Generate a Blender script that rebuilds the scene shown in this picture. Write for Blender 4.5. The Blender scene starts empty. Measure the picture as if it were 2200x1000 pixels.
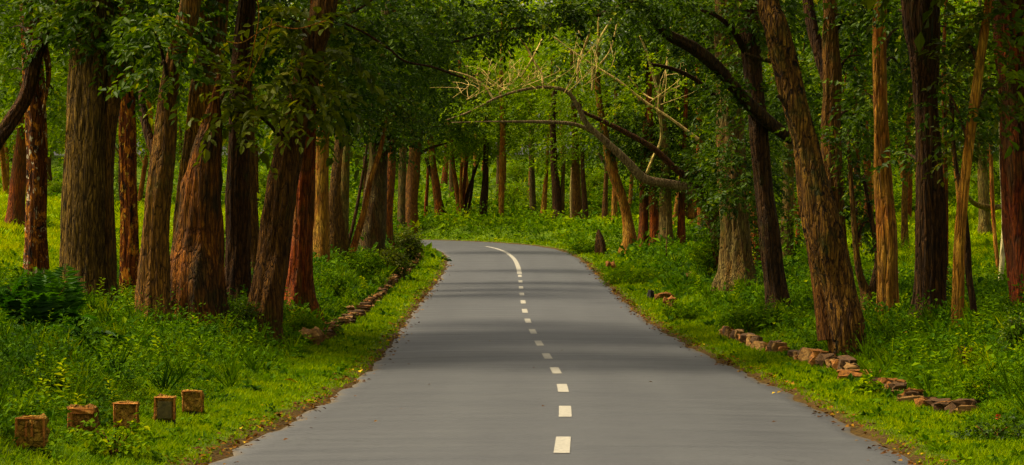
import bpy, math, random
import numpy as np
from math import radians

# ------------------------------------------------------------------ camera, world, sun, exposure
SC = bpy.context.scene
COL = SC.collection
CAMZ = 1.67
FPX = 5367.0                       # focal length in photo pixels (2200 wide)
cam_d = bpy.data.cameras.new('camera'); cam_d.sensor_width = 36.0; cam_d.lens = 36.0*FPX/2200.0
cam_d.clip_start = 0.5; cam_d.clip_end = 2000.0
cam = bpy.data.objects.new('camera', cam_d); COL.objects.link(cam)
cam.location = (0, 0, CAMZ); cam.rotation_euler = (radians(90), 0, 0)
SC.camera = cam

SUN_EL, SUN_AZ = radians(56), radians(-84)      # azimuth measured from +Y towards +X
W = bpy.data.worlds.new('World'); SC.world = W; W.use_nodes = True
nt = W.node_tree; nt.nodes.clear()
wo = nt.nodes.new('ShaderNodeOutputWorld'); bg = nt.nodes.new('ShaderNodeBackground')
sky = nt.nodes.new('ShaderNodeTexSky'); sky.sky_type = 'NISHITA'; sky.sun_disc = False
sky.sun_elevation = SUN_EL; sky.sun_rotation = SUN_AZ
sky.dust_density = 6.0; sky.air_density = 1.0; sky.ozone_density = 0.6
hs = nt.nodes.new('ShaderNodeHueSaturation'); hs.inputs['Saturation'].default_value = 0.25
nt.links.new(sky.outputs[0], hs.inputs['Color']); nt.links.new(hs.outputs[0], bg.inputs[0])
bg.inputs[1].default_value = 0.14
nt.links.new(bg.outputs[0], wo.inputs[0])
sd = bpy.data.lights.new('sun', 'SUN'); sd.energy = 3.7; sd.angle = radians(13); sd.color = (1.0, 0.93, 0.80)
sun = bpy.data.objects.new('sun', sd); COL.objects.link(sun)
sun.rotation_euler = (radians(90)-SUN_EL, 0, -SUN_AZ + math.pi)
SC.view_settings.view_transform = 'Standard'; SC.view_settings.look = 'None'
SC.view_settings.exposure = 0.7; SC.view_settings.gamma = 1.0
SC.view_settings.use_white_balance = True; SC.view_settings.white_balance_temperature = 8300; SC.view_settings.white_balance_tint = 10
SC.render.engine = 'CYCLES'
SC.cycles.use_denoising = True
SC.cycles.max_bounces = 6; SC.cycles.diffuse_bounces = 4; SC.cycles.glossy_bounces = 2
SC.cycles.transmission_bounces = 4; SC.cycles.transparent_max_bounces = 4
SC.cycles.caustics_reflective = False; SC.cycles.caustics_refractive = False

rng = np.random.default_rng(11)
random.seed(5)

# ------------------------------------------------------------------ helpers
def tag(o, label=None, cat=None, group=None, kind=None):
    if label: o['label'] = label
    if cat: o['category'] = cat
    if group: o['group'] = group
    if kind: o['kind'] = kind
    return o
def empty(name, loc):
    o = bpy.data.objects.new(name, None); COL.objects.link(o); o.location = loc
    o.empty_display_size = 0.3
    return o
def obj(name, me, parent=None, loc=None):
    o = bpy.data.objects.new(name, me); COL.objects.link(o)
    if parent is not None: o.parent = parent
    if loc is not None: o.location = loc
    return o
def mesh_np(name, V, F, mat, smooth=False, attrs=None):
    V = np.asarray(V, np.float32); F = np.asarray(F, np.int32)
    me = bpy.data.meshes.new(name)
    k = F.shape[1]
    me.vertices.add(len(V)); me.vertices.foreach_set('co', V.ravel())
    me.loops.add(F.size); me.loops.foreach_set('vertex_index', F.ravel())
    me.polygons.add(len(F))
    me.polygons.foreach_set('loop_start', np.arange(0, F.size, k, dtype=np.int32))
    me.polygons.foreach_set('loop_total', np.full(len(F), k, np.int32))
    me.polygons.foreach_set('use_smooth', np.full(len(F), smooth, bool))
    if attrs:
        for an, av in attrs.items():
            a = me.attributes.new(an, 'FLOAT', 'POINT'); a.data.foreach_set('value', np.asarray(av, np.float32))
    me.materials.append(mat)
    me.update(calc_edges=True)
    return me
def nrm(a): return a/np.maximum(np.linalg.norm(a, axis=-1, keepdims=True), 1e-9)
_ph = rng.uniform(0, 6.28, (40, 3)); _dr = nrm(rng.normal(size=(40, 3)))
def wob(P, scale, off=0, n=6):
    """cheap smooth noise in about [-1,1] for an (n,3) or (n,2) array"""
    P = np.asarray(P, float)
    if P.shape[-1] == 2: P = np.concatenate([P, np.zeros(P.shape[:-1]+(1,))], -1)
    s = 0
    for k in range(n):
        i = (k*7+off) % 40
        s = s + np.sin((P @ _dr[i])*(6.28/scale)*(0.7+0.25*k) + _ph[i, 0] + 1.3*np.sin((P @ _dr[(i+5) % 40])*(3.1/scale)+_ph[i, 1]))
    return s/n*1.5
def sm(a, b, x):
    t = np.clip((x-a)/(b-a), 0, 1); return t*t*(3-2*t)

# ------------------------------------------------------------------ the lie of the land
RW = 3.32
_zp = np.array([(-60, 1.15-.6), (0, -1.67), (24.4, -2.14), (39.5, -2.36), (52, -2.48), (67.5, -2.40), (82, -2.16), (100, -1.88), (121, -1.40),
                (131, -1.07), (138, -.86), (150, -.60), (158, -.45), (175, -.25), (260, .3), (600, .6)])
_zp[0, 1] = -0.9
def road_z(y): 
    y = np.asarray(y, float); s = 0
    for o_ in (-6, -3, 0, 3, 6): s = s + np.interp(y+o_, _zp[:, 0], _zp[:, 1])
    return s/5 + CAMZ
_cl = np.array([(-60, -2.6), (0, -.35), (15, .2), (25.5, .52), (31.5, .67), (37.5, .755), (43.5, .75), (49.5, .683), (55.5, .59), (61.5, .504), (67.5, .42), (73.5, .37),
                (79.5, .35), (85.5, .335), (97.5, .327), (105, .32), (113, .28), (121, .16), (127, -.05), (132, -.35), (137, -.85), (142, -1.65), (147, -2.9), (152, -4.8), (156, -7.0), (160, -10.2), (163.5, -14.5), (166, -20), (168, -28), (169, -40), (170, -90)])
def catmull(P, step):
    P = np.asarray(P, float); out = []
    Q = np.vstack([2*P[0]-P[1], P, 2*P[-1]-P[-2]])
    for i in range(1, len(Q)-2):
        p0, p1, p2, p3 = Q[i-1], Q[i], Q[i+1], Q[i+2]
        n = max(1, int(math.ceil(np.linalg.norm((p2-p1)[:3])/step)))
        for t in np.arange(n)/n:
            out.append(.5*((2*p1)+(-p0+p2)*t+(2*p0-5*p1+4*p2-p3)*t*t+(-p0+3*p1-3*p2+p3)*t**3))
    out.append(Q[-2]); return np.array(out)
CL = catmull(_cl[:, ::-1], 0.8)          # (x, y)
CT = nrm(np.gradient(CL, axis=0))
def lateral(x, y):
    """signed distance to the centre line, right positive"""
    x = np.atleast_1d(np.asarray(x, float)); y = np.atleast_1d(np.asarray(y, float))
    out = np.empty(x.size)
    for a in range(0, x.size, 20000):
        X = x.ravel()[a:a+20000]; Y = y.ravel()[a:a+20000]
        d2 = (X[:, None]-CL[None, :, 0])**2+(Y[:, None]-CL[None, :, 1])**2
        i = d2.argmin(1)
        dx = X-CL[i, 0]; dy = Y-CL[i, 1]
        along = dx*CT[i, 0]+dy*CT[i, 1]
        side = np.where(CT[i, 1]*dx-CT[i, 0]*dy >= 0, 1.0, -1.0)
        out[a:a+20000] = side*np.sqrt(np.maximum(d2[np.arange(len(X)), i]-np.minimum(along**2, .5), 0))
    return out.reshape(x.shape)
LA = np.array([(0, 0), (1.4, .10), (2.4, .40), (4, .72), (6, 1.0), (8, 1.32), (35, 3.3), (90, 6), (700, 20)])
LB = np.array([(0, 0), (1.3, .10), (1.7, .45), (2.5, 1.15), (4, 1.45), (8, 1.75), (35, 3.6), (90, 6), (700, 20)])
RA = np.array([(0, 0), (1.3, .06), (2, .2), (3, .58), (5, .78), (8, .95), (35, 1.7), (90, 3.5), (700, 16)])
def ground_z(x, y, t=None):
    x = np.atleast_1d(np.asarray(x, float)); y = np.atleast_1d(np.asarray(y, float))
    if t is None: t = lateral(x, y)
    e = np.abs(t)-RW
    k = sm(55, 110, y)
    hl = np.interp(e, LA[:, 0], LA[:, 1])*(1-k)+np.interp(e, LB[:, 0], LB[:, 1])*k
    hr = np.interp(e, RA[:, 0], RA[:, 1])
    far = sm(185, 330, y)*5
    P = np.stack([x, y], -1)
    n = sm(.6, 2.6, e)*(.13*wob(P, 2.1, 3)+.18*wob(P, 6, 9)) + sm(10, 40, e)*.35*wob(P, 21, 13)
    h = np.where(t < 0, hl, hr)+n
    under = -0.10*sm(0.12, -0.25, e)
    return road_z(y)+np.where(e > -.3, h, 0)+far*sm(3, 25, e)+under
def px(x, y, d):
    """world point seen at photo pixel (x, y) at a depth of d metres"""
    return np.array([(x-1100)/FPX*d, d, CAMZ+(500-y)/FPX*d])
_marchd = np.arange(20, 300, .25)
def hit(x, y):
    X = (x-1100)/FPX*_marchd; Z = CAMZ+(500-y)/FPX*_marchd
    g = ground_z(X, _marchd)
    b = np.nonzero(Z < g)[0]
    d = _marchd[b[0]] if len(b) else 200.0
    return np.array([(x-1100)/FPX*d, d, float(ground_z((x-1100)/FPX*d, d)[0])])

# ------------------------------------------------------------------ materials
def new_mat(name):
    m = bpy.data.materials.new(name); m.use_nodes = True
    t = m.node_tree; t.nodes.clear()
    return m, t, t.nodes.new('ShaderNodeOutputMaterial')
def N(t, typ, **kw):
    n = t.nodes.new(typ)
    for k, v in kw.items():
        if k in n.inputs: n.inputs[k].default_value = v
        else: setattr(n, k, v)
    return n
def ramp(t, fac, stops, interp='LINEAR'):
    r = t.nodes.new('ShaderNodeValToRGB'); r.color_ramp.interpolation = interp
    el = r.color_ramp.elements
    while len(el) < len(stops): el.new(.5)
    for e, (p, c) in zip(el, stops): e.position = p; e.color = (*c, 1) if len(c) == 3 else c
    t.links.new(fac, r.inputs[0]); return r
def mix(t, fac, a, b, typ='MIX'):
    m = t.nodes.new('ShaderNodeMix'); m.data_type = 'RGBA'; m.blend_type = typ
    for s, v in ((m.inputs[0], fac), (m.inputs[6], a), (m.inputs[7], b)):
        if isinstance(v, (int, float)): s.default_value = v
        elif isinstance(v, tuple): s.default_value = (*v, 1)
        else: t.links.new(v, s)
    return m.outputs[2]
def coords(t, scale, kind='Object'):
    c = t.nodes.new('ShaderNodeTexCoord'); mp = t.nodes.new('ShaderNodeMapping')
    mp.inputs['Scale'].default_value = scale
    t.links.new(c.outputs[kind], mp.inputs['Vector']); return mp.outputs[0]
def noise(t, vec, scale, detail=5, rough=.6, dist=0.):
    n = N(t, 'ShaderNodeTexNoise', Scale=scale, Detail=detail, Roughness=rough, Distortion=dist)
    t.links.new(vec, n.inputs['Vector']); return n.outputs['Fac']

def leaf_mat(name, stops, transl=.42, gloss=.55, spec=.14):
    m, t, o = new_mat(name)
    a = N(t, 'ShaderNodeAttribute', attribute_name='tint')
    c = ramp(t, a.outputs['Fac'], stops)
    p = N(t, 'ShaderNodeBsdfPrincipled', Roughness=gloss)
    p.inputs['Specular IOR Level'].default_value = spec
    t.links.new(c.outputs[0], p.inputs['Base Color'])
    tr = N(t, 'ShaderNodeBsdfTranslucent')
    t.links.new(mix(t, 1.0, c.outputs[0], (1.0, 1.0, .35), 'MULTIPLY'), tr.inputs['Color'])
    ms = N(t, 'ShaderNodeMixShader'); ms.inputs[0].default_value = transl
    t.links.new(p.outputs[0], ms.inputs[1]); t.links.new(tr.outputs[0], ms.inputs[2])
    t.links.new(ms.outputs[0], o.inputs[0]); return m
M = {}
M['leaf_dark'] = leaf_mat('leaf_dark', [(0, (.008, .022, .0005)), (.40, (.028, .068, .001)), (.75, (.080, .140, .002)), (1, (.22, .24, .004))])
M['leaf_mid'] = leaf_mat('leaf_mid', [(0, (.024, .058, .0005)), (.45, (.085, .165, .001)), (.8, (.18, .26, .002)), (1, (.34, .36, .006))], .52)
M['leaf_olive'] = leaf_mat('leaf_olive', [(0, (.018, .028, .001)), (.45, (.062, .086, .0015)), (.8, (.15, .17, .004)), (1, (.30, .26, .010))])
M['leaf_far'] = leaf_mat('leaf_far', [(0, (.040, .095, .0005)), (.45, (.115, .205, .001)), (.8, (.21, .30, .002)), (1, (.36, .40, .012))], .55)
M['cover'] = leaf_mat('cover', [(0, (.008, .034, .0005)), (.3, (.030, .088, .0005)), (.6, (.080, .160, .0005)), (.88, (.16, .235, .0005)), (1, (.26, .29, .002))], .38, .75, .06)
M['grass'] = leaf_mat('grass', [(0, (.022, .062, .0005)), (.4, (.075, .145, .0005)), (.75, (.165, .225, .0005)), (1, (.26, .27, .002))], .4, .75, .05)
M['fern'] = leaf_mat('fern', [(0, (.004, .026, .001)), (.5, (.016, .078, .001)), (1, (.065, .17, .002))])
M['litter'] = leaf_mat('litter', [(0, (.035, .012, .002)), (.5, (.12, .045, .004)), (.8, (.26, .13, .008)), (1, (.50, .33, .02))], .1, .7, .05)

def bark_mat(name, dark, mid, light, patch=None, patch_amt=.5, spots=None, spot_thr=.5, furrow=7.0, moss=0.0, bump=.6, crk=.55, zs=.13, grain=.17):
    m, t, o = new_mat(name)
    up = lambda c_: (min(c_[0]*1.38, .6), min(c_[1]*1.34, .5), c_[2]*.95)
    mid, light = up(mid), up(light)
    if patch: patch = up(patch)
    v = coords(t, (1, 1, grain)); v2 = coords(t, (1, 1, .45)); v3 = coords(t, (1, 1, .6))
    n1 = noise(t, v, furrow*2.2, 6, .65, .6)
    n2 = noise(t, v2, 2.2, 4, .6, .3)
    c = ramp(t, n1, [(.32, dark), (.50, mid), (.70, light)]).outputs[0]
    wv = N(t, 'ShaderNodeVectorMath', operation='ADD'); vv = coords(t, (1, 1, zs))
    dn = N(t, 'ShaderNodeTexNoise', Scale=5., Detail=3.); t.links.new(vv, dn.inputs['Vector'])
    ds = N(t, 'ShaderNodeVectorMath', operation='SCALE'); ds.inputs[3].default_value = .16; t.links.new(dn.outputs['Color'], ds.inputs[0])
    t.links.new(vv, wv.inputs[0]); t.links.new(ds.outputs[0], wv.inputs[1])
    vo_ = N(t, 'ShaderNodeTexVoronoi', feature='DISTANCE_TO_EDGE', Scale=furrow*1.9); t.links.new(wv.outputs[0], vo_.inputs['Vector'])
    crack = ramp(t, vo_.outputs['Distance'], [(.0, (.18, .15, .13)), (.16, (1, 1, 1))]).outputs[0]
    if patch:
        f = ramp(t, n2, [(.5-.25*patch_amt, (0, 0, 0)), (.62, (1, 1, 1))]).outputs[0]
        pc = ramp(t, n1, [(.28, tuple(x*.35 for x in patch)), (.6, patch)]).outputs[0]
        c = mix(t, f, c, pc)
    c = mix(t, crk, c, crack, 'MULTIPLY')
    if spots:
        for k, (sc, col, thr) in enumerate(spots):
            vo = N(t, 'ShaderNodeTexNoise', Scale=sc, Detail=3, Roughness=.7, Distortion=.8)
            t.links.new(v3, vo.inputs['Vector'])
            f = ramp(t, vo.outputs['Fac'], [(thr, (0, 0, 0)), (thr+.05, (1, 1, 1))]).outputs[0]
            c = mix(t, f, c, col)
    if moss:
        n3 = noise(t, v3, 1.6, 5, .7)
        f = ramp(t, n3, [(.62-.25*moss, (0, 0, 0)), (.78-.15*moss, (1, 1, 1))]).outputs[0]
        c = mix(t, mix(t, .75, (0, 0, 0), f), c, (.035, .055, .004))
    g = noise(t, v3, 26, 5, .7)
    c = mix(t, .55, c, ramp(t, g, [(.3, (.45, .45, .45)), (.7, (1.35, 1.3, 1.25))]).outputs[0], 'MULTIPLY')
    oi = N(t, 'ShaderNodeObjectInfo')
    hv = N(t, 'ShaderNodeHueSaturation'); mr = N(t, 'ShaderNodeMapRange'); mr.inputs['To Min'].default_value = .80; mr.inputs['To Max'].default_value = 1.45
    t.links.new(oi.outputs['Random'], mr.inputs['Value']); t.links.new(mr.outputs[0], hv.inputs['Value'])
    fr = N(t, 'ShaderNodeMath', operation='MULTIPLY'); fr.inputs[1].default_value = 7.13; t.links.new(oi.outputs['Random'], fr.inputs[0])
    fc = N(t, 'ShaderNodeMath', operation='FRACT'); t.links.new(fr.outputs[0], fc.inputs[0])
    mh = N(t, 'ShaderNodeMapRange'); mh.inputs['To Min'].default_value = .490; mh.inputs['To Max'].default_value = .509; t.links.new(fc.outputs[0], mh.inputs['Value']); t.links.new(mh.outputs[0], hv.inputs['Hue'])
    t.links.new(c, hv.inputs['Color']); c = hv.outputs[0]
    p = N(t, 'ShaderNodeBsdfPrincipled', Roughness=.9); p.inputs['Specular IOR Level'].default_value = .15
    t.links.new(c, p.inputs['Base Color'])
    b = N(t, 'ShaderNodeBump', Strength=bump, Distance=.05)
    bh0 = N(t, 'ShaderNodeMath', operation='ADD'); t.links.new(n1, bh0.inputs[0]); t.links.new(crack, bh0.inputs[1])
    bh = N(t, 'ShaderNodeMath', operation='ADD'); t.links.new(bh0.outputs[0], bh.inputs[0])
    bm_ = N(t, 'ShaderNodeMath', operation='MULTIPLY'); bm_.inputs[1].default_value = .35; t.links.new(g, bm_.inputs[0]); t.links.new(bm_.outputs[0], bh.inputs[1])
    t.links.new(bh.outputs[0], b.inputs['Height']); t.links.new(b.outputs[0], p.inputs['Normal'])
    t.links.new(p.outputs[0], o.inputs[0]); return m
B = {}
B['grey'] = bark_mat('bark_furrowed_grey', (.018, .009, .002), (.085, .044, .008), (.19, .10, .020), furrow=9, moss=.2, bump=1.0)
B['red'] = bark_mat('bark_red', (.030, .006, .001), (.14, .028, .0025), (.30, .080, .006), patch=(.09, .040, .005), patch_amt=.35, furrow=7, bump=.9)
B['redspot'] = bark_mat('bark_red_lichen', (.024, .006, .001), (.12, .028, .003), (.22, .060, .006), spots=[(6.5, (.014, .006, .002), .57), (5, (.46, .15, .010), .54), (9, (.55, .34, .04), .60)], furrow=6, bump=.9)
B['whitespot'] = bark_mat('bark_white_lichen', (.024, .008, .002), (.10, .032, .004), (.17, .06, .008), spots=[(4.5, (.014, .007, .002), .56), (6, (.44, .17, .010), .54), (8, (.62, .54, .32), .60)], furrow=6, bump=.9)
B['orange'] = bark_mat('bark_orange', (.026, .009, .001), (.19, .066, .005), (.38, .16, .013), patch=(.050, .032, .006), patch_amt=.5, furrow=8, moss=.15, bump=1.0)
B['tan'] = bark_mat('bark_tan', (.050, .022, .003), (.18, .085, .012), (.34, .18, .030), patch=(.20, .060, .005), patch_amt=.35, furrow=6, moss=.3, bump=.9)
B['dark'] = bark_mat('bark_dark', (.006, .004, .001), (.030, .014, .003), (.080, .036, .007), patch=(.050, .020, .003), patch_amt=.3, furrow=8, moss=.25, bump=.9)
B['brown'] = bark_mat('bark_brown', (.012, .006, .001), (.068, .028, .004), (.16, .070, .010), patch=(.11, .046, .006), patch_amt=.5, furrow=9, moss=.35, bump=1.0)
B['shaggy'] = bark_mat('bark_shaggy', (.018, .008, .001), (.10, .046, .006), (.24, .13, .022), spots=[(7, (.014, .006, .001), .57), (12, (.32, .20, .050), .66)], furrow=8, moss=.35, bump=1.2)
B['pale'] = bark_mat('bark_pale_grey', (.022, .014, .004), (.080, .058, .018), (.17, .13, .050), patch=(.09, .042, .006), patch_amt=.45, spots=[(4, (.24, .19, .09), .69)], furrow=8, moss=.55, bump=.9)
B['white'] = bark_mat('bark_white', (.12, .10, .05), (.36, .32, .20), (.55, .50, .36), spots=[(6, (.05, .035, .02), .62)], furrow=3)
B['twig'] = bark_mat('twig_tan', (.13, .085, .03), (.30, .215, .085), (.42, .33, .16), furrow=6, crk=.2)
B['branch'] = bark_mat('branch_mauve', (.035, .018, .010), (.10, .068, .040), (.20, .150, .095), furrow=7, moss=.25, crk=.4)

def ground_mat():
    m, t, o = new_mat('forest_floor')
    v = coords(t, (1, 1, 1))
    a = N(t, 'ShaderNodeAttribute', attribute_name='edge')
    n1 = noise(t, v, 1.3, 6, .65); n2 = noise(t, v, 14, 5, .7); n3 = noise(t, v, .22, 4, .6)
    green = ramp(t, n1, [(.3, (.018, .040, .0005)), (.5, (.046, .090, .0005)), (.72, (.11, .155, .001))]).outputs[0]
    mead = ramp(t, n2, [(.25, (.075, .150, .0005)), (.5, (.150, .245, .0005)), (.8, (.22, .31, .001))]).outputs[0]
    at = N(t, 'ShaderNodeAttribute', attribute_name='meadow')
    green = mix(t, at.outputs['Fac'], green, mead)
    soil = ramp(t, n2, [(.3, (.020, .011, .002)), (.55, (.062, .034, .005)), (.8, (.13, .075, .012))]).outputs[0]
    ad = N(t, 'ShaderNodeMath', operation='MULTIPLY_ADD'); ad.inputs[1].default_value = .45; t.links.new(n1, ad.inputs[0])
    t.links.new(a.outputs['Fac'], ad.inputs[2])
    f = ramp(t, ad.outputs[0], [(.30, (0, 0, 0)), (.52, (1, 1, 1))]).outputs[0]
    c = mix(t, f, soil, green)
    c = mix(t, .7, c, ramp(t, n2, [(.3, (.5, .5, .5)), (.7, (1.3, 1.3, 1.3))]).outputs[0], 'MULTIPLY')
    p = N(t, 'ShaderNodeBsdfPrincipled', Roughness=.95); p.inputs['Specular IOR Level'].default_value = .1
    t.links.new(c, p.inputs['Base Color'])
    b = N(t, 'ShaderNodeBump', Strength=.8, Distance=.06); t.links.new(n2, b.inputs['Height']); t.links.new(b.outputs[0], p.inputs['Normal'])
    t.links.new(p.outputs[0], o.inputs[0]); return m
def road_mat():
    m, t, o = new_mat('asphalt')
    v = coords(t, (1, 1, 1)); vs = coords(t, (.10, 1.0, 1)); vl = coords(t, (1.0, .03, 1))
    n1 = noise(t, v, 90, 4, .7); n2 = noise(t, v, .5, 5, .6); n3 = noise(t, vs, 2.4, 5, .62); n4 = noise(t, vl, 1.6, 4, .6)
    c = ramp(t, n1, [(.25, (.019, .021, .022)), (.5, (.041, .0445, .0465)), (.75, (.080, .086, .0895))]).outputs[0]
    c = mix(t, .55, c, ramp(t, n2, [(.3, (.82, .82, .83)), (.7, (1.12, 1.11, 1.08))]).outputs[0], 'MULTIPLY')
    c = mix(t, .30, c, ramp(t, n3, [(.3, (.74, .74, .75)), (.7, (1.22, 1.22, 1.18))]).outputs[0], 'MULTIPLY')
    c = mix(t, .40, c, ramp(t, n4, [(.3, (.85, .85, .86)), (.7, (1.12, 1.12, 1.10))]).outputs[0], 'MULTIPLY')
    a = N(t, 'ShaderNodeAttribute', attribute_name='edge')
    ad = N(t, 'ShaderNodeMath', operation='MULTIPLY_ADD'); ad.inputs[1].default_value = .5; t.links.new(noise(t, v, 2.5, 5, .7), ad.inputs[0]); t.links.new(a.outputs['Fac'], ad.inputs[2])
    f = ramp(t, ad.outputs[0], [(.24, (1, 1, 1)), (.42, (0, 0, 0))]).outputs[0]
    c = mix(t, f, c, (.085, .062, .028))
    la = N(t, 'ShaderNodeAttribute', attribute_name='lat')
    ab_ = N(t, 'ShaderNodeMath', operation='ABSOLUTE'); t.links.new(la.outputs['Fac'], ab_.inputs[0])
    tw_ = N(t, 'ShaderNodeMath', operation='PINGPONG'); tw_.inputs[1].default_value = .75; t.links.new(ab_.outputs[0], tw_.inputs[0])
    tk = ramp(t, tw_.outputs[0], [(.2, (1.06, 1.06, 1.05)), (.7, (.88, .88, .89))]).outputs[0]
    c = mix(t, mix(t, .7, (0, 0, 0), n4), c, mix(t, 1.0, c, tk, 'MULTIPLY'))
    dv = N(t, 'ShaderNodeTexNoise', Scale=1.7, Detail=4.); t.links.new(v, dv.inputs['Vector'])
    dsc = N(t, 'ShaderNodeVectorMath', operation='SCALE'); dsc.inputs[3].default_value = .9; t.links.new(dv.outputs['Color'], dsc.inputs[0])
    adv = N(t, 'ShaderNodeVectorMath', operation='ADD'); t.links.new(v, adv.inputs[0]); t.links.new(dsc.outputs[0], adv.inputs[1])
    cv = N(t, 'ShaderNodeTexVoronoi', feature='DISTANCE_TO_EDGE', Scale=.33); t.links.new(adv.outputs[0], cv.inputs['Vector'])
    ck = ramp(t, cv.outputs['Distance'], [(.0, (.45, .45, .45)), (.006, (1, 1, 1))]).outputs[0]
    c = mix(t, ramp(t, n2, [(.45, (0, 0, 0)), (.6, (.8, .8, .8))]).outputs[0], c, mix(t, 1.0, c, ck, 'MULTIPLY'))
    st = noise(t, v, 1.1, 6, .75)
    c = mix(t, .6, c, ramp(t, st, [(.30, (.80, .80, .80)), (.45, (1, 1, 1)), (.72, (1.15, 1.14, 1.10))]).outputs[0], 'MULTIPLY')
    p = N(t, 'ShaderNodeBsdfPrincipled'); p.inputs['Specular IOR Level'].default_value = .35
    r = ramp(t, n3, [(.3, (.50, .50, .50)), (.7, (.68, .68, .68))]); t.links.new(r.outputs[0], p.inputs['Roughness'])
    t.links.new(c, p.inputs['Base Color'])
    b = N(t, 'ShaderNodeBump', Strength=.35, Distance=.012); t.links.new(n1, b.inputs['Height']); t.links.new(b.outputs[0], p.inputs['Normal'])
    t.links.new(p.outputs[0], o.inputs[0]); return m
def simple_mat(name, stops, scale, rough=.8, bump=.4, stretch=(1, 1, 1), detail=6):
    m, t, o = new_mat(name)
    v = coords(t, stretch); n = noise(t, v, scale, detail, .65, .4)
    c = ramp(t, n, stops)
    p = N(t, 'ShaderNodeBsdfPrincipled', Roughness=rough); p.inputs['Specular IOR Level'].default_value = .25
    t.links.new(c.outputs[0], p.inputs['Base Color'])
    b = N(t, 'ShaderNodeBump', Strength=bump, Distance=.02); t.links.new(n, b.inputs['Height']); t.links.new(b.outputs[0], p.inputs['Normal'])
    t.links.new(p.outputs[0], o.inputs[0]); return m
M['ground'] = ground_mat(); M['road'] = road_mat()
M['paint'] = simple_mat('road_paint', [(.30, (.075, .078, .075)), (.40, (.20, .19, .155)), (.52, (.28, .265, .21)), (.7, (.34, .325, .26))], 22, .6, .2)
M['stone'] = simple_mat('stone_rust', [(.28, (.020, .009, .002)), (.45, (.12, .042, .005)), (.6, (.24, .088, .010)), (.78, (.36, .18, .03))], 11, .9, .8)
M['stonedk'] = simple_mat('stone_dark', [(.28, (.012, .006, .002)), (.5, (.050, .022, .004)), (.75, (.13, .060, .010))], 10, .9, .8)
M['stone2'] = simple_mat('stone_ochre', [(.28, (.035, .018, .005)), (.5, (.15, .072, .014)), (.75, (.32, .19, .05))], 8, .9, .8)
M['marker'] = bark_mat('marker_weathered', (.05, .024, .005), (.13, .066, .012), (.24, .14, .030), patch=(.19, .075, .010), patch_amt=.4, spots=[(14, (.34, .27, .10), .66)], furrow=9, moss=.55, bump=.7, crk=.12, zs=.9, grain=.7)
M['markrim'] = simple_mat('marker_rust_rim', [(.32, (.040, .012, .002)), (.44, (.26, .080, .010)), (.60, (.38, .15, .018)), (.75, (.46, .27, .07))], 18, .85, .6)
M['markdark'] = simple_mat('marker_dark_face', [(.3, (.03, .025, .006)), (.55, (.085, .065, .014)), (.8, (.15, .11, .025))], 10, .8, .5)
M['plinth'] = simple_mat('marker_plinth_dark', [(.3, (.006, .005, .004)), (.7, (.025, .020, .014))], 14, .9, .6)
M['charred'] = simple_mat('charred_wood', [(.3, (.004, .004, .003)), (.7, (.020, .017, .012))], 8, .85, .9, (1, 1, .2))

# ------------------------------------------------------------------ ground sheet, road, markings
def axis(fine0, fine1, step, far0, far1, grow=1.13):
    a = list(np.arange(fine0, fine1+1e-6, step)); s = step; x = fine1
    while x < far1: s *= grow; x += s; a.append(x)
    s = step; x = fine0
    while x > far0: s *= grow; x -= s; a.insert(0, x)
    return np.array(a)
gx = axis(-14, 14, .25, -420, 420); gy = axis(12, 178, .6, -120, 620)
GX, GY = np.meshgrid(gx, gy)
gt = lateral(GX.ravel(), GY.ravel())
gz = ground_z(GX.ravel(), GY.ravel(), gt)
nx, ny = len(gx), len(gy)
ii = (np.arange(ny-1)[:, None]*nx+np.arange(nx-1)[None, :]).ravel()
F = np.stack([ii, ii+1, ii+nx+1, ii+nx], 1)
def meadow(x, y, t):
    e = np.abs(t)-RW
    l = sm(6.0, 9.5, e)*(t < 0)*sm(46, 60, y)
    r = sm(5.5, 10, e)*(t > 0)*sm(62, 80, y)*sm(175, 155, y)*.8
    return np.clip(l+r, 0, 1)
g = obj('ground', mesh_np('ground', np.stack([GX.ravel(), GY.ravel(), gz], 1), F, M['ground'], True,
        {'edge': np.abs(gt)-RW, 'meadow': meadow(GX.ravel(), GY.ravel(), gt)}))
tag(g, kind='structure')

cn = np.stack([CT[:, 1], -CT[:, 0]], 1)        # to the right
ts = np.array([-1, -.985, -.9, -.7, -.45, -.2, 0, .2, .45, .7, .9, .985, 1.0])*RW
RV = []; RE = []
for i in range(len(CL)):
    wl = .07*math.sin(i*.9)+.05*math.sin(i*2.3+1); wr = .07*math.sin(i*.7+2)+.05*math.sin(i*1.9)
    for t_ in ts:
        tt = t_ + (wr if t_ > 3.2 else (wl if t_ < -3.2 else 0))
        x, y = CL[i]+cn[i]*tt
        RV.append((x, y, 0)); RE.append(RW-abs(t_))
RV = np.array(RV); k = len(ts)
RV[:, 2] = road_z(RV[:, 1])-.05*(np.tile(ts, len(CL))/RW)**2 + .012 + (-.05)*(np.abs(np.tile(ts, len(CL))) > RW-.03)
ii = (np.arange(len(CL)-1)[:, None]*k+np.arange(k-1)[None, :]).ravel()
road = obj('road', mesh_np('road', RV, np.stack([ii, ii+1, ii+k+1, ii+k], 1), M['road'], True, {'edge': np.array(RE), 'lat': np.tile(ts, len(CL))}))
tag(road, kind='structure')
CLs = np.concatenate([[0], np.cumsum(np.linalg.norm(np.diff(CL, axis=0), axis=1))])
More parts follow.
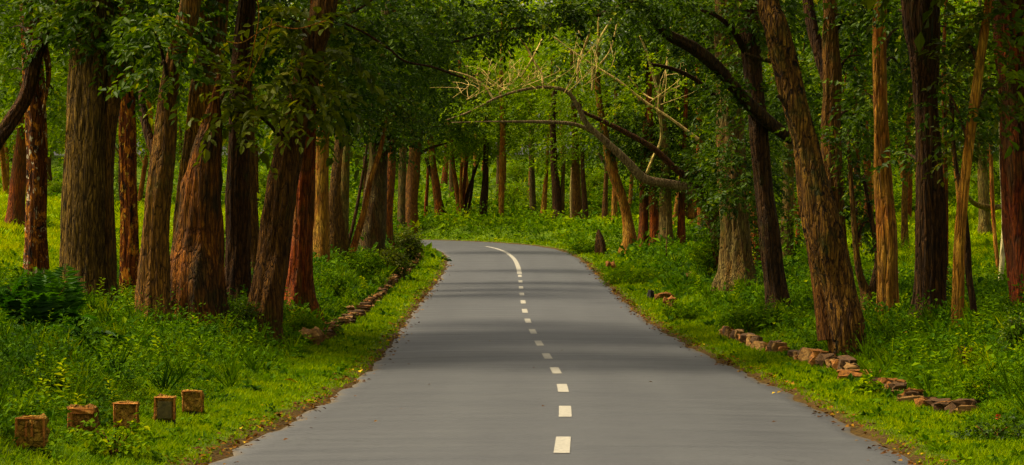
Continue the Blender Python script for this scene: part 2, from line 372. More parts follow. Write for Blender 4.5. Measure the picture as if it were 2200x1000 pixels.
def on_line(y0, y1, n, w, lift=.018):
    ys = np.linspace(y0, y1, n); xs = np.interp(ys, CL[:, 1][:np.argmax(CL[:, 1] > 165)], CL[:, 0][:np.argmax(CL[:, 1] > 165)])
    tg = nrm(np.stack([np.gradient(xs), np.gradient(ys)], 1)); nn = np.stack([tg[:, 1], -tg[:, 0]], 1)
    V = []
    for (x, y, n_) in zip(xs, ys, nn):
        for s in (-w/2, w/2): V.append((x+n_[0]*s, y+n_[1]*s, float(road_z(y))+.012+lift-.012))
    F = [(2*i, 2*i+1, 2*i+3, 2*i+2) for i in range(n-1)]
    return V, F
for kk in range(14):
    yc = 25.05+6.0*kk
    V, F = on_line(yc-1.2, yc+1.2, 6, .155)
    obj('lane_dash', mesh_np('lane_dash', V, F, M['paint']), road)
V, F = on_line(105.3, 141, 50, .20)
obj('centre_line', mesh_np('centre_line', V, F, M['paint']), road)

# ------------------------------------------------------------------ foliage builders
def leaves(P, D, Nn, L, Wd, tint, rich=False):
    """folded leaf blades -> verts, tris, tint"""
    n = len(P); S = nrm(np.cross(D, Nn)); Nn = np.cross(S, D)
    L = L[:, None]; Wd = Wd[:, None]
    if not rich:
        V = np.stack([P, P+D*L*.48+S*Wd*.5+Nn*Wd*.14, P+D*L-Nn*L*.10, P+D*L*.48-S*Wd*.5+Nn*Wd*.14], 1).reshape(-1, 3)
        b = np.arange(n)[:, None]*4
        F = np.concatenate([b+np.array([[0, 1, 2]]), b+np.array([[0, 2, 3]])], 0)
        return V, F, np.repeat(tint, 4)
    V = np.stack([P, P+D*L*.28+S*Wd*.44+Nn*Wd*.16, P+D*L*.66+S*Wd*.42+Nn*Wd*.10-Nn*L*.03, P+D*L-Nn*L*.16,
                  P+D*L*.66-S*Wd*.42+Nn*Wd*.10-Nn*L*.03, P+D*L*.28-S*Wd*.44+Nn*Wd*.16], 1).reshape(-1, 3)
    b = np.arange(n)[:, None]*6
    F = np.concatenate([b+np.array([[0, 1, 3]]), b+np.array([[1, 2, 3]]), b+np.array([[0, 3, 5]]), b+np.array([[3, 4, 5]])], 0)
    return V, F, np.repeat(tint, 6)
def merge(parts):
    Vs, Fs, Ts, o = [], [], [], 0
    for V, F, T in parts:
        Vs.append(V); Fs.append(F+o); Ts.append(T); o += len(V)
    return np.concatenate(Vs), np.concatenate(Fs), np.concatenate(Ts)
def blob_leaves(blobs, leaf=.14, dens=1.0, k=13, rich=False, aspect=.55, droop=.25, gap=.0, bright=0.0, spray=.55):
    """blobs: list of (centre, radii).  sprays of leaves through each ellipsoid's shell"""
    out = []
    for (c, r) in blobs:
        c = np.asarray(c, float); r = np.asarray(r, float)*np.ones(3)
        area = 4*math.pi*((r[0]*r[1]+r[0]*r[2]+r[1]*r[2])/3)
        ns = max(5, int(dens*area*1.5/(k*leaf*leaf*aspect*.5)*.55))
        u = nrm(rng.normal(size=(ns, 3))); rad = rng.uniform(.08, 1, ns)**.45
        lump = 1+.35*wob(u*1.7+c*.31, 1.6, 4)
        o = c+u*r*(rad*lump)[:, None]
        keep = wob(o, 1.1, 17) > -1+gap*1.0
        o = o[keep]; u = u[keep]; ns = len(o)
        if ns == 0: continue
        sdir = nrm(u*np.array([.8, .8, .45])+rng.normal(size=(ns, 3))*.55+np.array([0, 0, -droop]))
        side = nrm(np.cross(sdir, np.array([0, 0, 1.0])+rng.normal(size=(ns, 3))*.2))
        sl = spray*rng.uniform(.6, 1.3, ns)*max(.6, leaf/.14)
        tt = (np.arange(k)+.5)/k
        P = o[:, None, :]+sdir[:, None, :]*(tt[None, :, None]*sl[:, None, None])
        P[:, :, 2] -= (tt**2)[None, :]*sl[:, None]*droop*.9
        sg = np.where(np.arange(k) % 2 == 0, 1, -1)[None, :, None]
        D = sdir[:, None, :]*.55+side[:, None, :]*sg*.85+rng.normal(size=(ns, k, 3))*.28+np.array([0, 0, -droop])
        Nn = np.array([0, 0, 1.0])+rng.normal(size=(ns, k, 3))*.42
        P = P.reshape(-1, 3)+rng.normal(size=(ns*k, 3))*.02
        tint = np.clip(np.repeat(rng.normal(.42+bright, .14, ns), k)+rng.normal(0, .13, ns*k)+(rng.random(ns*k) < .02)*.4, 0, 1)
        n = len(P); L = leaf*rng.uniform(.65, 1.35, n)
        out.append(leaves(P, nrm(D.reshape(-1, 3)), nrm(Nn.reshape(-1, 3)), L, L*aspect*rng.uniform(.8, 1.2, n), tint, rich))
    return merge(out)

def tube(path, rad, seg=16, flute=.0, ridges=0, flare=0., seedk=0, step=.18, cap=True):
    """path: control points (n,3), rad (n)"""
    C = catmull(np.column_stack([path, rad]), step)
    P = C[:, :3]; R = np.maximum(C[:, 3], .004)
    T = nrm(np.gradient(P, axis=0))
    ref = np.array([0.31, 1.0, 0.07]); A = nrm(ref-(T @ ref)[:, None]*T); Bv = np.cross(T, A)
    a = np.arange(seg)/seg*2*math.pi
    h = np.concatenate([[0], np.cumsum(np.linalg.norm(np.diff(P, axis=0), axis=1))])
    rr = np.random.default_rng(seedk+101)
    f = np.ones((len(P), seg))
    for kf, am in ((2, .5), (3, .6), (4, .45), (5, .35)):
        f += flute*am*np.sin(kf*a[None, :]+rr.uniform(0, 6.28)+.5*rr.normal()*h[:, None]+.4*np.sin(h[:, None]*rr.uniform(.6, 1.6)+rr.uniform(0, 6)))
    if ridges:
        ph = 2.2*np.sin(h[:, None]*1.1+rr.uniform(0, 6)+a[None, :])+1.1*np.sin(h[:, None]*2.7+a[None, :]*3+rr.uniform(0, 6))
        w1 = np.sin(ridges*a[None, :]+ph+rr.uniform(0, 6)); w2 = np.sin(ridges*1.7*a[None, :]-ph*1.3+rr.uniform(0, 6))
        brk = .55+.45*np.sin(h[:, None]*4.3+3*np.sin(a[None, :]*4+rr.uniform(0, 6)))
        f += .055*(np.abs(w1)**.6*np.sign(w1))*(.6+.4*brk)+.03*w2*brk
        for _ in range(3):                                   # knots and swellings
            kh = rr.uniform(.3, 1)*h[-1]; ka = rr.uniform(0, 6.28); da = np.angle(np.exp(1j*(a-ka)))
            f += rr.uniform(.10, .22)*np.exp(-((h-kh)/.22)**2)[:, None]*np.exp(-(da/.45)**2)[None, :]
    f += flute*.35*rr.normal(size=f.shape)*.35
    lump = 1+flute*.6*np.sin(h*rr.uniform(1.5, 2.6)+rr.uniform(0, 6))[:, None]
    if flare:
        lob = .55+.45*np.cos(5*a+rr.uniform(0, 6))[None, :]
        f = f*(1+1.5*flare*np.exp(-np.maximum(h-.3, 0)/.30)[:, None]*lob+.12*np.exp(-np.maximum(h-.3, 0)/.9)[:, None])
    rad2 = R[:, None]*f*lump
    V = P[:, None, :]+A[:, None, :]*(np.cos(a)[None, :]*rad2)[:, :, None]+Bv[:, None, :]*(np.sin(a)[None, :]*rad2)[:, :, None]
    V = V.reshape(-1, 3); n = len(P)
    i0 = (np.arange(n-1)[:, None]*seg+np.arange(seg)[None, :]).ravel()
    i1 = (np.arange(n-1)[:, None]*seg+(np.arange(seg)+1)[None, :] % seg).ravel()
    Fq = np.stack([i0, i1, i1+seg, i0+seg], 1)
    F = np.concatenate([Fq[:, [0, 1, 2]], Fq[:, [0, 2, 3]]])
    if cap:
        V = np.vstack([V, P[-1]+T[-1]*R[-1]*.6]); top = (n-1)*seg
        F = np.vstack([F, [[top+i, top+(i+1) % seg, len(V)-1] for i in range(seg)]])
    return V, F
def shift(VF, base): return VF[0]-base, VF[1]

TREE_AT = []
def tree(name, label, path, bark, cat='tree', d=None, H=None, blobs=(), lf='leaf_dark', leaf=.15, dens=1.0, group=None,
         crown=True, top_r=2.4, limbs=(), seg=22, lean=0.0, flute=.07, ridges=0, flare=.28, rich=False, bright=0., gap=.15, k=13, sink=0.0):
    """path: photo points (x, y, width) from the foot upwards; limbs: list of (photo path, bark)"""
    b = hit(path[0][0], path[0][1])
    if d is not None: b = np.array([(path[0][0]-1100)/FPX*d, d, 0]); b[2] = ground_z(b[0], b[1])[0]
    D0 = b[1]; base = b.copy(); TREE_AT.append((b[0], b[1]))
    root = empty(name, tuple(base)); tag(root, label, cat, group)
    if D0 < 80 and seg >= 18: seg = 56; ridges = ridges or 11; lstep = .11
    else: lstep = .18
    pts = []; rad = []
    foot = px(path[0][0], path[0][1], D0)
    pts.append(np.array([foot[0], D0, base[2]-.35])); rad.append(path[0][2]/2/FPX*D0*1.05)
    for j, (x, y, w) in enumerate(path):
        p = px(x, y, D0); p[1] += lean*(p[2]-base[2])+.06*math.sin(j*2.1+x)
        if j == 0: p[2] = max(p[2], base[2]+.02)
        pts.append(p); rad.append(w/2/FPX*D0)
    if H:                                             # go on above what the frame shows
        top = pts[-1].copy(); dirv = nrm((pts[-1]-pts[-2])[None])[0]; r0 = rad[-1]
        for q in (.35, .7, 1.0):
            z = base[2]+(top[2]-base[2])+(H-(top[2]-base[2]))*q
            s = (z-top[2])
            p = top+np.array([dirv[0]*s*.5+rng.normal()*.15, dirv[1]*s*.5+rng.normal()*.2, s])
            pts.append(p); rad.append(r0*(1-.78*q))
    pts = np.array(pts)-base
    obj('trunk', mesh_np('trunk', *tube(pts, np.array(rad), seg, flute, ridges, flare, int(path[0][0]), lstep), B[bark], True), root)
    for lp in limbs:
        bk = lp[1] if len(lp) > 1 else bark; dz = lp[2] if len(lp) > 2 else 0.0; nm = lp[3] if len(lp) > 3 else 'limb'
        lpts = []; lr = []
        for j, (x, y, w) in enumerate(lp[0]):
            p = px(x, y, D0+dz*j/max(1, len(lp[0])-1)+(.25*math.sin(j*2.7+x) if nm == 'twig' else 0)); lpts.append(p-base); lr.append(w/2/FPX*D0*(1.35 if nm == 'twig' else 1))
        obj(nm, mesh_np(nm, *tube(np.array(lpts), np.array(lr), (5 if nm == 'twig' else max(8, seg//2)), flute*1.6, 0, 0, len(lp[0])+int(lp[0][0][0]), .14), B[bk], True), root)
    if crown:
        bl = []
        for bb in blobs:
            x, y, rx, ry = bb[:4]; dd = bb[4] if len(bb) > 4 else 0.
            c = px(x, y, D0+dd)-base; rx = rx/FPX*D0; ry = ry/FPX*D0
            bl.append((c, (rx, min(rx, 2.2)*.9, ry)))
            near = pts[np.argmin(np.linalg.norm(pts-(c+np.array([0, 0, -.6])), axis=1))]
            if np.linalg.norm(near-c) < 6 and near[2] > 1.0 and c[2] > near[2]-.8:
                midp = (near+c)/2+np.array([0, 0, .25])
                obj('limb', mesh_np('limb', *tube(np.array([near, midp, c]), np.array([.055, .035, .015])*(.7+.3*rng.random()), 6, .05), B['dark'], True), root)
        V = blob_leaves(bl, leaf, dens if D0 < 150 else dens*.55, k, rich, bright=bright, gap=gap) if bl else None
        parts = [V] if V else []
        if H:
            ub = []
            for q in range(7):
                an = q*2.4+path[0][0]; rr_ = top_r*rng.uniform(.35, .9)
                zz = H*rng.uniform(.72, 1.05)
                ub.append((np.array([pts[-1][0]+math.cos(an)*rr_, pts[-1][1]+math.sin(an)*rr_, zz]), rng.uniform(.9, 1.5)*np.array([1, 1, .7])))
            parts.append(blob_leaves(ub, max(leaf, .30), (.75 if D0 < 80 else .4) if D0 < 140 else .18, 9, False, gap=.25))
        if parts:
            V, F, T = merge(parts)
            obj('crown', mesh_np('crown', V, F, M[lf], False, {'tint': T}), root)
    return root, base, D0


# ------------------------------------------------------------------ trees on the side of the marker stones (photo left)
tree('tree', 'thick furrowed grey brown trunk with a reddish stem fused on one side', [(186, 662, 118), (186, 560, 106), (188, 430, 100), (192, 300, 96), (200, 120, 92), (203, 0, 84)], 'grey', H=13, ridges=22, flute=.05, seg=44,
     limbs=[([(226, 668, 48), (226, 560, 46), (224, 420, 40), (232, 300, 34), (246, 200, 30), (262, 90, 30), (275, 0, 26)], 'brown', -.3)],
     blobs=[(195, 15, 110, 50, -.8), (120, 60, 50, 60, 1), (245, 70, 60, 50, -1), (160, 90, 30, 20, -.9)], leaf=.15, rich=True, bright=.12)
tree('tree', 'slender trunk speckled with white and orange lichen beside a dark fern bush', [(76, 615, 47), (76, 480, 44), (78, 330, 44), (74, 200, 44), (67, 90, 44), (60, 0, 38)], 'whitespot', H=12,
     blobs=[(60, 15, 90, 40, 1), (20, 150, 60, 70, 3), (120, 200, 60, 60, 4)], leaf=.15, lf='leaf_mid')
tree('tree', 'dark lichen covered limb slanting up past the white speckled trunk', [(-70, 640, 50), (-60, 480, 42), (-25, 340, 36), (20, 262, 32), (55, 205, 30), (82, 110, 28), (110, 55, 26), (150, -20, 24)], 'dark', d=52, H=9,
     limbs=[([(92, 90, 16), (104, 140, 12), (102, 190, 8), (92, 240, 5)], 'whitespot', .2)],
     blobs=[(140, -10, 80, 50, 0), (20, 60, 40, 60, 2)], leaf=.14)
tree('tree', 'narrow straight rust red trunk with yellow lichen next to the thickest grey trunk', [(280, 655, 38), (279, 520, 36), (277, 400, 34), (275, 260, 33), (272, 100, 32), (270, 0, 28)], 'redspot', H=12,
     blobs=[(285, 95, 60, 60, -.8), (310, 190, 40, 50, 1)], leaf=.14, rich=True, bright=.05)
tree('tree', 'curving brown trunk with swollen mossy foot and a dark side limb', [(331, 694, 56), (332, 600, 60), (336, 500, 56), (345, 400, 50), (356, 300, 44), (362, 190, 42), (385, 90, 42), (408, 0, 42)], 'brown', H=12, flute=.10,
     limbs=[([(345, 350, 22), (322, 300, 18), (308, 245, 16), (303, 190, 12)], 'dark', .3)],
     blobs=[(345, 140, 65, 50, -.9), (380, 60, 70, 60, 1), (325, 60, 60, 50, -.5)], leaf=.15, rich=True, bright=.08)
tree('tree', 'broad orange brown trunk pinching to a narrow broken neck', [(415, 702, 128), (417, 620, 118), (424, 520, 104), (432, 420, 84), (443, 330, 66), (455, 262, 44), (463, 215, 20), (470, 160, 8)], 'orange', ridges=14, seg=44, flute=.06,
     blobs=[(510, 190, 50, 45, .5)], leaf=.16, lf='leaf_olive')
tree('tree', 'tall ridged orange trunk rising behind the pinched broken neck', [(388, 620, 44), (398, 480, 44), (412, 350, 50), (432, 240, 58), (446, 140, 64), (456, 0, 66)], 'orange', d=57, H=13, ridges=14, seg=36,
     blobs=[(520, 120, 60, 80, 3), (400, 20, 60, 40, -1)], leaf=.15)
tree('tree', 'near black trunk in shade between two orange trunks', [(508, 655, 52), (510, 520, 50), (510, 400, 46), (514, 280, 44), (520, 100, 40), (530, 0, 36)], 'dark', H=12, ridges=12,
     blobs=[(520, 40, 80, 70, 1), (560, 110, 60, 70, 2), (505, 260, 40, 40, 1)], leaf=.14)
tree('tree', 'slim dark reddish trunk squeezed behind the near black trunk', [(545, 650, 30), (542, 500, 28), (537, 360, 26), (532, 200, 24), (530, 0, 20)], 'brown', H=11, blobs=[(560, 20, 70, 50, 0)], leaf=.15, d=66)
tree('tree', 'brown trunk leaning over the road with tan ribs near its top', [(562, 726, 76), (574, 640, 70), (588, 540, 66), (602, 430, 62), (622, 320, 60), (645, 220, 58), (672, 110, 54), (700, 0, 50)], 'brown', H=12, ridges=10, seg=36,
     blobs=[(560, 215, 75, 50, -1.2), (640, 150, 70, 50, -1), (720, 130, 70, 70, 1.5), (610, 40, 90, 45, -.5), (690, 220, 60, 60, .5), (500, 240, 50, 40, -1)], lf='leaf_olive', leaf=.22, rich=True, bright=.10, dens=.8)
tree('tree', 'dark red trunk with spreading roots behind the brown leaning trunk', [(642, 665, 62), (644, 560, 52), (650, 450, 46), (657, 340, 40), (663, 220, 36), (672, 80, 32), (680, 0, 28)], 'red', H=13, flare=.5,
     blobs=[(720, 200, 80, 80, 0), (680, 80, 90, 60, 0), (740, 60, 80, 60, 1), (620, 250, 40, 40, 1)], leaf=.15)
tree('tree', 'ochre trunk standing at the head of the stone edged bank', [(689, 572, 33), (690, 470, 31), (692, 360, 28), (694, 250, 25), (698, 60, 20)], 'tan', H=12, blobs=[(705, 240, 50, 60, 0), (770, 180, 90, 60, 0), (760, 110, 80, 60, 1)], leaf=.16)
tree('tree', 'pair of fused grey and brown stems on the stone edged bank', [(722, 556, 46), (724, 460, 44), (730, 370, 38), (738, 280, 32), (748, 100, 26)], 'brown', H=12, ridges=8,
     limbs=[([(740, 552, 22), (738, 460, 22), (742, 360, 18), (748, 270, 14)], 'pale', -.4)],
     blobs=[(780, 250, 60, 40, 0), (800, 150, 90, 70, 0), (820, 60, 90, 60, 0)], leaf=.16)
tree('tree', 'thin yellow tan sapling leaning towards the road and forking', [(752, 560, 15), (766, 510, 14), (783, 450, 13), (797, 385, 12), (815, 330, 10), (826, 280, 8), (832, 235, 5)], 'tan', flare=.1, seg=10,
     limbs=[([(799, 375, 8), (796, 330, 7), (794, 270, 5)], 'twig', .2)], blobs=[(835, 230, 50, 50, 0)], leaf=.14, lf='leaf_olive', dens=.7)
tree('tree', 'thin dark sapling slanting behind the yellow tan one', [(744, 545, 8), (762, 470, 8), (775, 400, 7), (788, 320, 6), (800, 230, 5)], 'dark', flare=.1, seg=8, blobs=[(800, 230, 45, 45, 0)], leaf=.14, dens=.7)
tree('tree', 'stout mossy trunk above the crumbling earth bank', [(798, 556, 56), (801, 480, 54), (806, 410, 48), (813, 330, 40), (820, 220, 34), (830, 50, 28)], 'pale', H=13, ridges=10,
     blobs=[(820, 270, 60, 50, 0), (870, 180, 90, 70, 0), (900, 80, 100, 70, 0), (850, 300, 50, 30, -.5)], leaf=.17)
tree('tree', 'brick red trunk behind the mossy trunk on the earth bank', [(828, 525, 30), (832, 450, 26), (838, 380, 22), (842, 310, 18), (846, 180, 15)], 'red', H=12, blobs=[(870, 240, 70, 60, 0), (890, 120, 90, 80, 0)], leaf=.18)
tree('tree', 'dark trunk at the inside of the bend leaning over the road', [(884, 500, 32), (884, 440, 29), (889, 370, 28), (896, 280, 26), (900, 180, 24), (906, 60, 20)], 'brown', H=14,
     limbs=[([(893, 335, 9), (925, 318, 6), (960, 308, 3)], 'dark', 0)],
     blobs=[(915, 210, 85, 70, 0), (965, 140, 100, 80, 0), (955, 265, 80, 38, 0), (1000, 50, 120, 60, 0), (880, 290, 40, 35, 0), (1010, 200, 60, 40, 2), (1010, 280, 40, 20, 0)], leaf=.18, dens=1.05, top_r=4)
tree('tree', 'slim pale trunk just behind the dark trunk inside the bend', [(862, 492, 18), (864, 400, 17), (867, 300, 16), (870, 150, 13)], 'pale', d=132, H=14, blobs=[(850, 200, 80, 80, 0), (860, 90, 80, 80, 0)], leaf=.20, seg=12)
tree('tree', 'short thick red trunk on the open meadow behind the white speckled tree', [(32, 484, 42), (36, 420, 36), (42, 350, 32), (48, 290, 26), (55, 150, 20)], 'red', H=12, blobs=[(30, 210, 80, 70, 0), (90, 250, 60, 60, 2), (60, 100, 100, 80, 0)], leaf=.20, lf='leaf_mid', seg=14)

# ------------------------------------------------------------------ trees beyond the bend
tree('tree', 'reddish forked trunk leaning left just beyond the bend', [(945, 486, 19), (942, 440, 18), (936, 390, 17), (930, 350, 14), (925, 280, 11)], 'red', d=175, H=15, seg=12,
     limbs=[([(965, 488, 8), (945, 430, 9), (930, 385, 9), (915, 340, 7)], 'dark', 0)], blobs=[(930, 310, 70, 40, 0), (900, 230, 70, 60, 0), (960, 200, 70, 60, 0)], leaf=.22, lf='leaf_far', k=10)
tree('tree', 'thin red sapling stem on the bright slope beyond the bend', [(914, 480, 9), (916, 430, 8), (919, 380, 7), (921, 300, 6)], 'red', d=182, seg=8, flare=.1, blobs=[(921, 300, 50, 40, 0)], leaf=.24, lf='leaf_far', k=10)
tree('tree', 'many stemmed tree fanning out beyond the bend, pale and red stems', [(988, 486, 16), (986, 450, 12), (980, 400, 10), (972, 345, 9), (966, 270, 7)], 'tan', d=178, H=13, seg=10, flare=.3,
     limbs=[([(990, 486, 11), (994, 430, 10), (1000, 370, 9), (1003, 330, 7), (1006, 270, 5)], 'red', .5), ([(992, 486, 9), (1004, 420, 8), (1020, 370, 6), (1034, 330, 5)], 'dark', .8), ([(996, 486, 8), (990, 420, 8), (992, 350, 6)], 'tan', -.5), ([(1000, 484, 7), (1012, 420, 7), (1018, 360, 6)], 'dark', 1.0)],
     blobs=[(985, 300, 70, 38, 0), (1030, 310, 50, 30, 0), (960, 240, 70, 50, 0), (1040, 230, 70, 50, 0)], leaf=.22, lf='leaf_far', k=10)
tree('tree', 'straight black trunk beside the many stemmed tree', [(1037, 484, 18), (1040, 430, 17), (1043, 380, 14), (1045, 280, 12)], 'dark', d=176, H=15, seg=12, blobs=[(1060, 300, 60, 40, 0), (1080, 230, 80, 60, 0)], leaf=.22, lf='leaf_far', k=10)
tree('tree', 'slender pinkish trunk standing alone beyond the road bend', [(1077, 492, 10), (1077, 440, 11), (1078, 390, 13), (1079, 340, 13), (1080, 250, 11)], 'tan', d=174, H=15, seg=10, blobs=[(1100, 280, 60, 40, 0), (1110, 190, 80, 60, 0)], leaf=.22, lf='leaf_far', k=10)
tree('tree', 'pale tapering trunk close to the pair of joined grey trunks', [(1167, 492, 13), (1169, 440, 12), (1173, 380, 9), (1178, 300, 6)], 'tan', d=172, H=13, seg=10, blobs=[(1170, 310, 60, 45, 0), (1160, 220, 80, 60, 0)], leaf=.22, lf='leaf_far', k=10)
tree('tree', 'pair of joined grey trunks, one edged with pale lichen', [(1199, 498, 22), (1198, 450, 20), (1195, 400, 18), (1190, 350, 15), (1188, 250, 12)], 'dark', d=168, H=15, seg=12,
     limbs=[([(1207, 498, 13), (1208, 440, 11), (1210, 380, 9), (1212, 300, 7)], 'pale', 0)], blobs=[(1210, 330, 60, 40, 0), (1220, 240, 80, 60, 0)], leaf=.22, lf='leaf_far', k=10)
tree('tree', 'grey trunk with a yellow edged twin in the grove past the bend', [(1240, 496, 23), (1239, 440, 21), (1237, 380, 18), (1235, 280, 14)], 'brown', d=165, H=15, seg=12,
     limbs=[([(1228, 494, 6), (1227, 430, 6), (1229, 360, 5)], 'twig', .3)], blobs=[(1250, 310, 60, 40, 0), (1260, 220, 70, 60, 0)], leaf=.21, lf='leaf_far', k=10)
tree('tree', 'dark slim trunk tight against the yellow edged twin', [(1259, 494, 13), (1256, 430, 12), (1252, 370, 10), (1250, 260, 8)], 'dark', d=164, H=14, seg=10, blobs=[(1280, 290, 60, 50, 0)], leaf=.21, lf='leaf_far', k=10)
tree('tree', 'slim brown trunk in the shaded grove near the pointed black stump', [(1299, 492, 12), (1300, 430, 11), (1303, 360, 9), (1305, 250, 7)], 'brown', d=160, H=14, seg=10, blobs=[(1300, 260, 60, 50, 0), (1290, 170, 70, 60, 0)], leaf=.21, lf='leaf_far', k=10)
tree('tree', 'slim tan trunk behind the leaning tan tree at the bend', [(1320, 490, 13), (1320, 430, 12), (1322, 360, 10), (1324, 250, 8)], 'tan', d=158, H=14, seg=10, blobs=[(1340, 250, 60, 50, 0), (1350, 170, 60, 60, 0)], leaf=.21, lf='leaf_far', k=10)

# ------------------------------------------------------------------ trees on the side of the arching branch (photo right)
tree('tree', 'tan trunk leaning left at the outside of the bend with a pale swollen foot', [(1352, 540, 32), (1353, 515, 27), (1348, 470, 22), (1337, 425, 20), (1322, 385, 21), (1312, 350, 22), (1300, 290, 17)], 'tan', H=12, seg=16,
     limbs=[([(1318, 365, 12), (1300, 350, 9), (1285, 330, 6)], 'branch', 0)], blobs=[(1310, 290, 50, 45, 0), (1370, 250, 60, 50, 0), (1340, 330, 40, 30, 1.5)], leaf=.18)
for (pth, lab, bk, bl) in [
    ([(1382, 532, 22), (1383, 470, 21), (1384, 410, 18), (1386, 300, 14)], 'dark red trunk nearest the leaning tan tree in a tight clump', 'red', [(1400, 370, 50, 40, 0), (1400, 290, 60, 50, 0)]),
    ([(1406, 532, 22), (1405, 470, 20), (1402, 410, 18), (1400, 300, 14)], 'maroon trunk in the middle of a tight clump by the roadside bank', 'red', [(1420, 340, 50, 40, 0)]),
    ([(1430, 534, 30), (1430, 470, 28), (1429, 400, 24), (1428, 290, 18)], 'mossy grey trunk in the tight clump with a red twin at its side', 'pale', [(1440, 380, 50, 45, 0), (1450, 300, 60, 50, 0)])]:
    tree('tree', lab, pth, bk, H=12, seg=14, blobs=bl, leaf=.17)
tree('tree', 'slim straight terracotta trunk crossed by the arching branch', [(1463, 530, 18), (1464, 460, 17), (1466, 380, 14), (1470, 310, 10), (1474, 200, 8)], 'red', H=12, seg=12, limbs=[([(1484, 470, 15), (1485, 420, 13), (1480, 360, 8)], 'tan', .6)], blobs=[(1500, 240, 60, 50, 1), (1470, 180, 60, 60, 1)], leaf=.17)
# the tree whose limb arches over the road
ar, ab, ad_ = tree('tree', 'mossy tree whose long bare limb arches over the road', [(1560, 600, 44), (1552, 550, 40), (1542, 490, 38), (1522, 450, 32), (1497, 412, 26)], 'brown', seg=18, flare=.4,
     limbs=[([(1500, 418, 26), (1470, 402, 22), (1430, 394, 20), (1385, 384, 19), (1345, 345, 17), (1300, 303, 16), (1262, 268, 14), (1238, 222, 10), (1212, 194, 8), (1160, 188, 7), (1105, 198, 6), (1060, 214, 5), (1010, 240, 4), (960, 258, 2)], 'branch', -3, 'arching_limb'),
            ([(1512, 425, 20), (1490, 392, 18), (1450, 362, 17), (1405, 320, 14), (1345, 285, 12), (1290, 258, 10), (1245, 236, 8), (1232, 215, 5)], 'dark', -1, 'limb'),
            ([(1310, 312, 10), (1275, 285, 9), (1235, 268, 8), (1180, 263, 7), (1110, 262, 5), (1040, 262, 3), (970, 264, 2)], 'branch', -3.6, 'limb'),
            ([(1545, 500, 26), (1570, 420, 22), (1590, 330, 18), (1600, 240, 12)], 'dark', .5, 'limb'),
            ([(1060, 214, 4), (1040, 185, 3.5), (1010, 165, 3), (965, 152, 2)], 'twig', -.3, 'twig'),
            ([(1500, 300, 6), (1440, 255, 5), (1380, 215, 5), (1330, 175, 4), (1290, 150, 4), (1240, 118, 3), (1190, 80, 2)], 'twig', -1, 'twig'),
            ([(1240, 180, 4), (1243, 135, 4), (1258, 95, 3.5), (1272, 55, 2.5)], 'twig', -.3, 'twig'),
            ([(1258, 95, 3), (1245, 72, 2.5), (1240, 50, 2)], 'twig', .1, 'twig'),
            ([(1272, 195, 4.5), (1275, 150, 4.5), (1287, 90, 4), (1305, 55, 3), (1322, 28, 2)], 'twig', -.2, 'twig'),
            ([(1278, 150, 4), (1310, 110, 3.5), (1326, 50, 2.5)], 'twig', .2, 'twig'),
            ([(1284, 100, 3), (1285, 60, 2.5), (1287, 35, 2)], 'twig', 0, 'twig'),
            ([(1166, 180, 4), (1162, 155, 3.5), (1145, 130, 3.5), (1130, 100, 3), (1118, 85, 2)], 'twig', -.3, 'twig'),
            ([(1120, 165, 3), (1140, 132, 3), (1165, 85, 2.5)], 'twig', .2, 'twig'),
            ([(1412, 245, 5), (1415, 210, 5), (1402, 160, 5), (1390, 115, 4), (1375, 78, 3)], 'twig', -.4, 'twig'),
            ([(1416, 218, 4), (1428, 170, 4), (1436, 110, 4), (1440, 60, 3)], 'twig', .2, 'twig'),
            ([(1415, 215, 4), (1440, 195, 3.5), (1460, 185, 2.5)], 'twig', 0, 'twig'),
            ([(1418, 245, 5), (1420, 300, 5), (1402, 340, 5), (1390, 372, 6)], 'twig', 0, 'twig'),
            ([(1405, 215, 3), (1380, 200, 3), (1350, 165, 2.5)], 'twig', .1, 'twig')],
     blobs=[(1590, 340, 70, 50, 0), (1540, 370, 50, 45, -.5), (1610, 440, 60, 50, .5), (1590, 520, 50, 40, 1.5), (1520, 480, 26, 30, .4), (1600, 250, 60, 50, .5), (1500, 340, 40, 30, -.4), (1560, 460, 45, 40, -1.2), (1640, 380, 45, 50, 1.2), (1560, 300, 50, 40, -.6)], leaf=.13, dens=1.15, lf='leaf_dark')
V, F, T = blob_leaves([(px(x_, y_, ad_+q_)-ab, np.array([rx_, 1.0, ry_])/np.array([FPX/ad_, 1, FPX/ad_])) for x_, y_, rx_, ry_, q_ in [(1095, 165, 60, 34, -2), (1240, 125, 70, 55, -2), (1335, 215, 60, 40, -1.6), (1010, 235, 50, 25, -2.6), (1430, 150, 50, 60, -1)]], .12, .22, 9, False, gap=.3, bright=.15)
obj('crown', mesh_np('crown', V, F, M['leaf_mid'], False, {'tint': T}), ar)
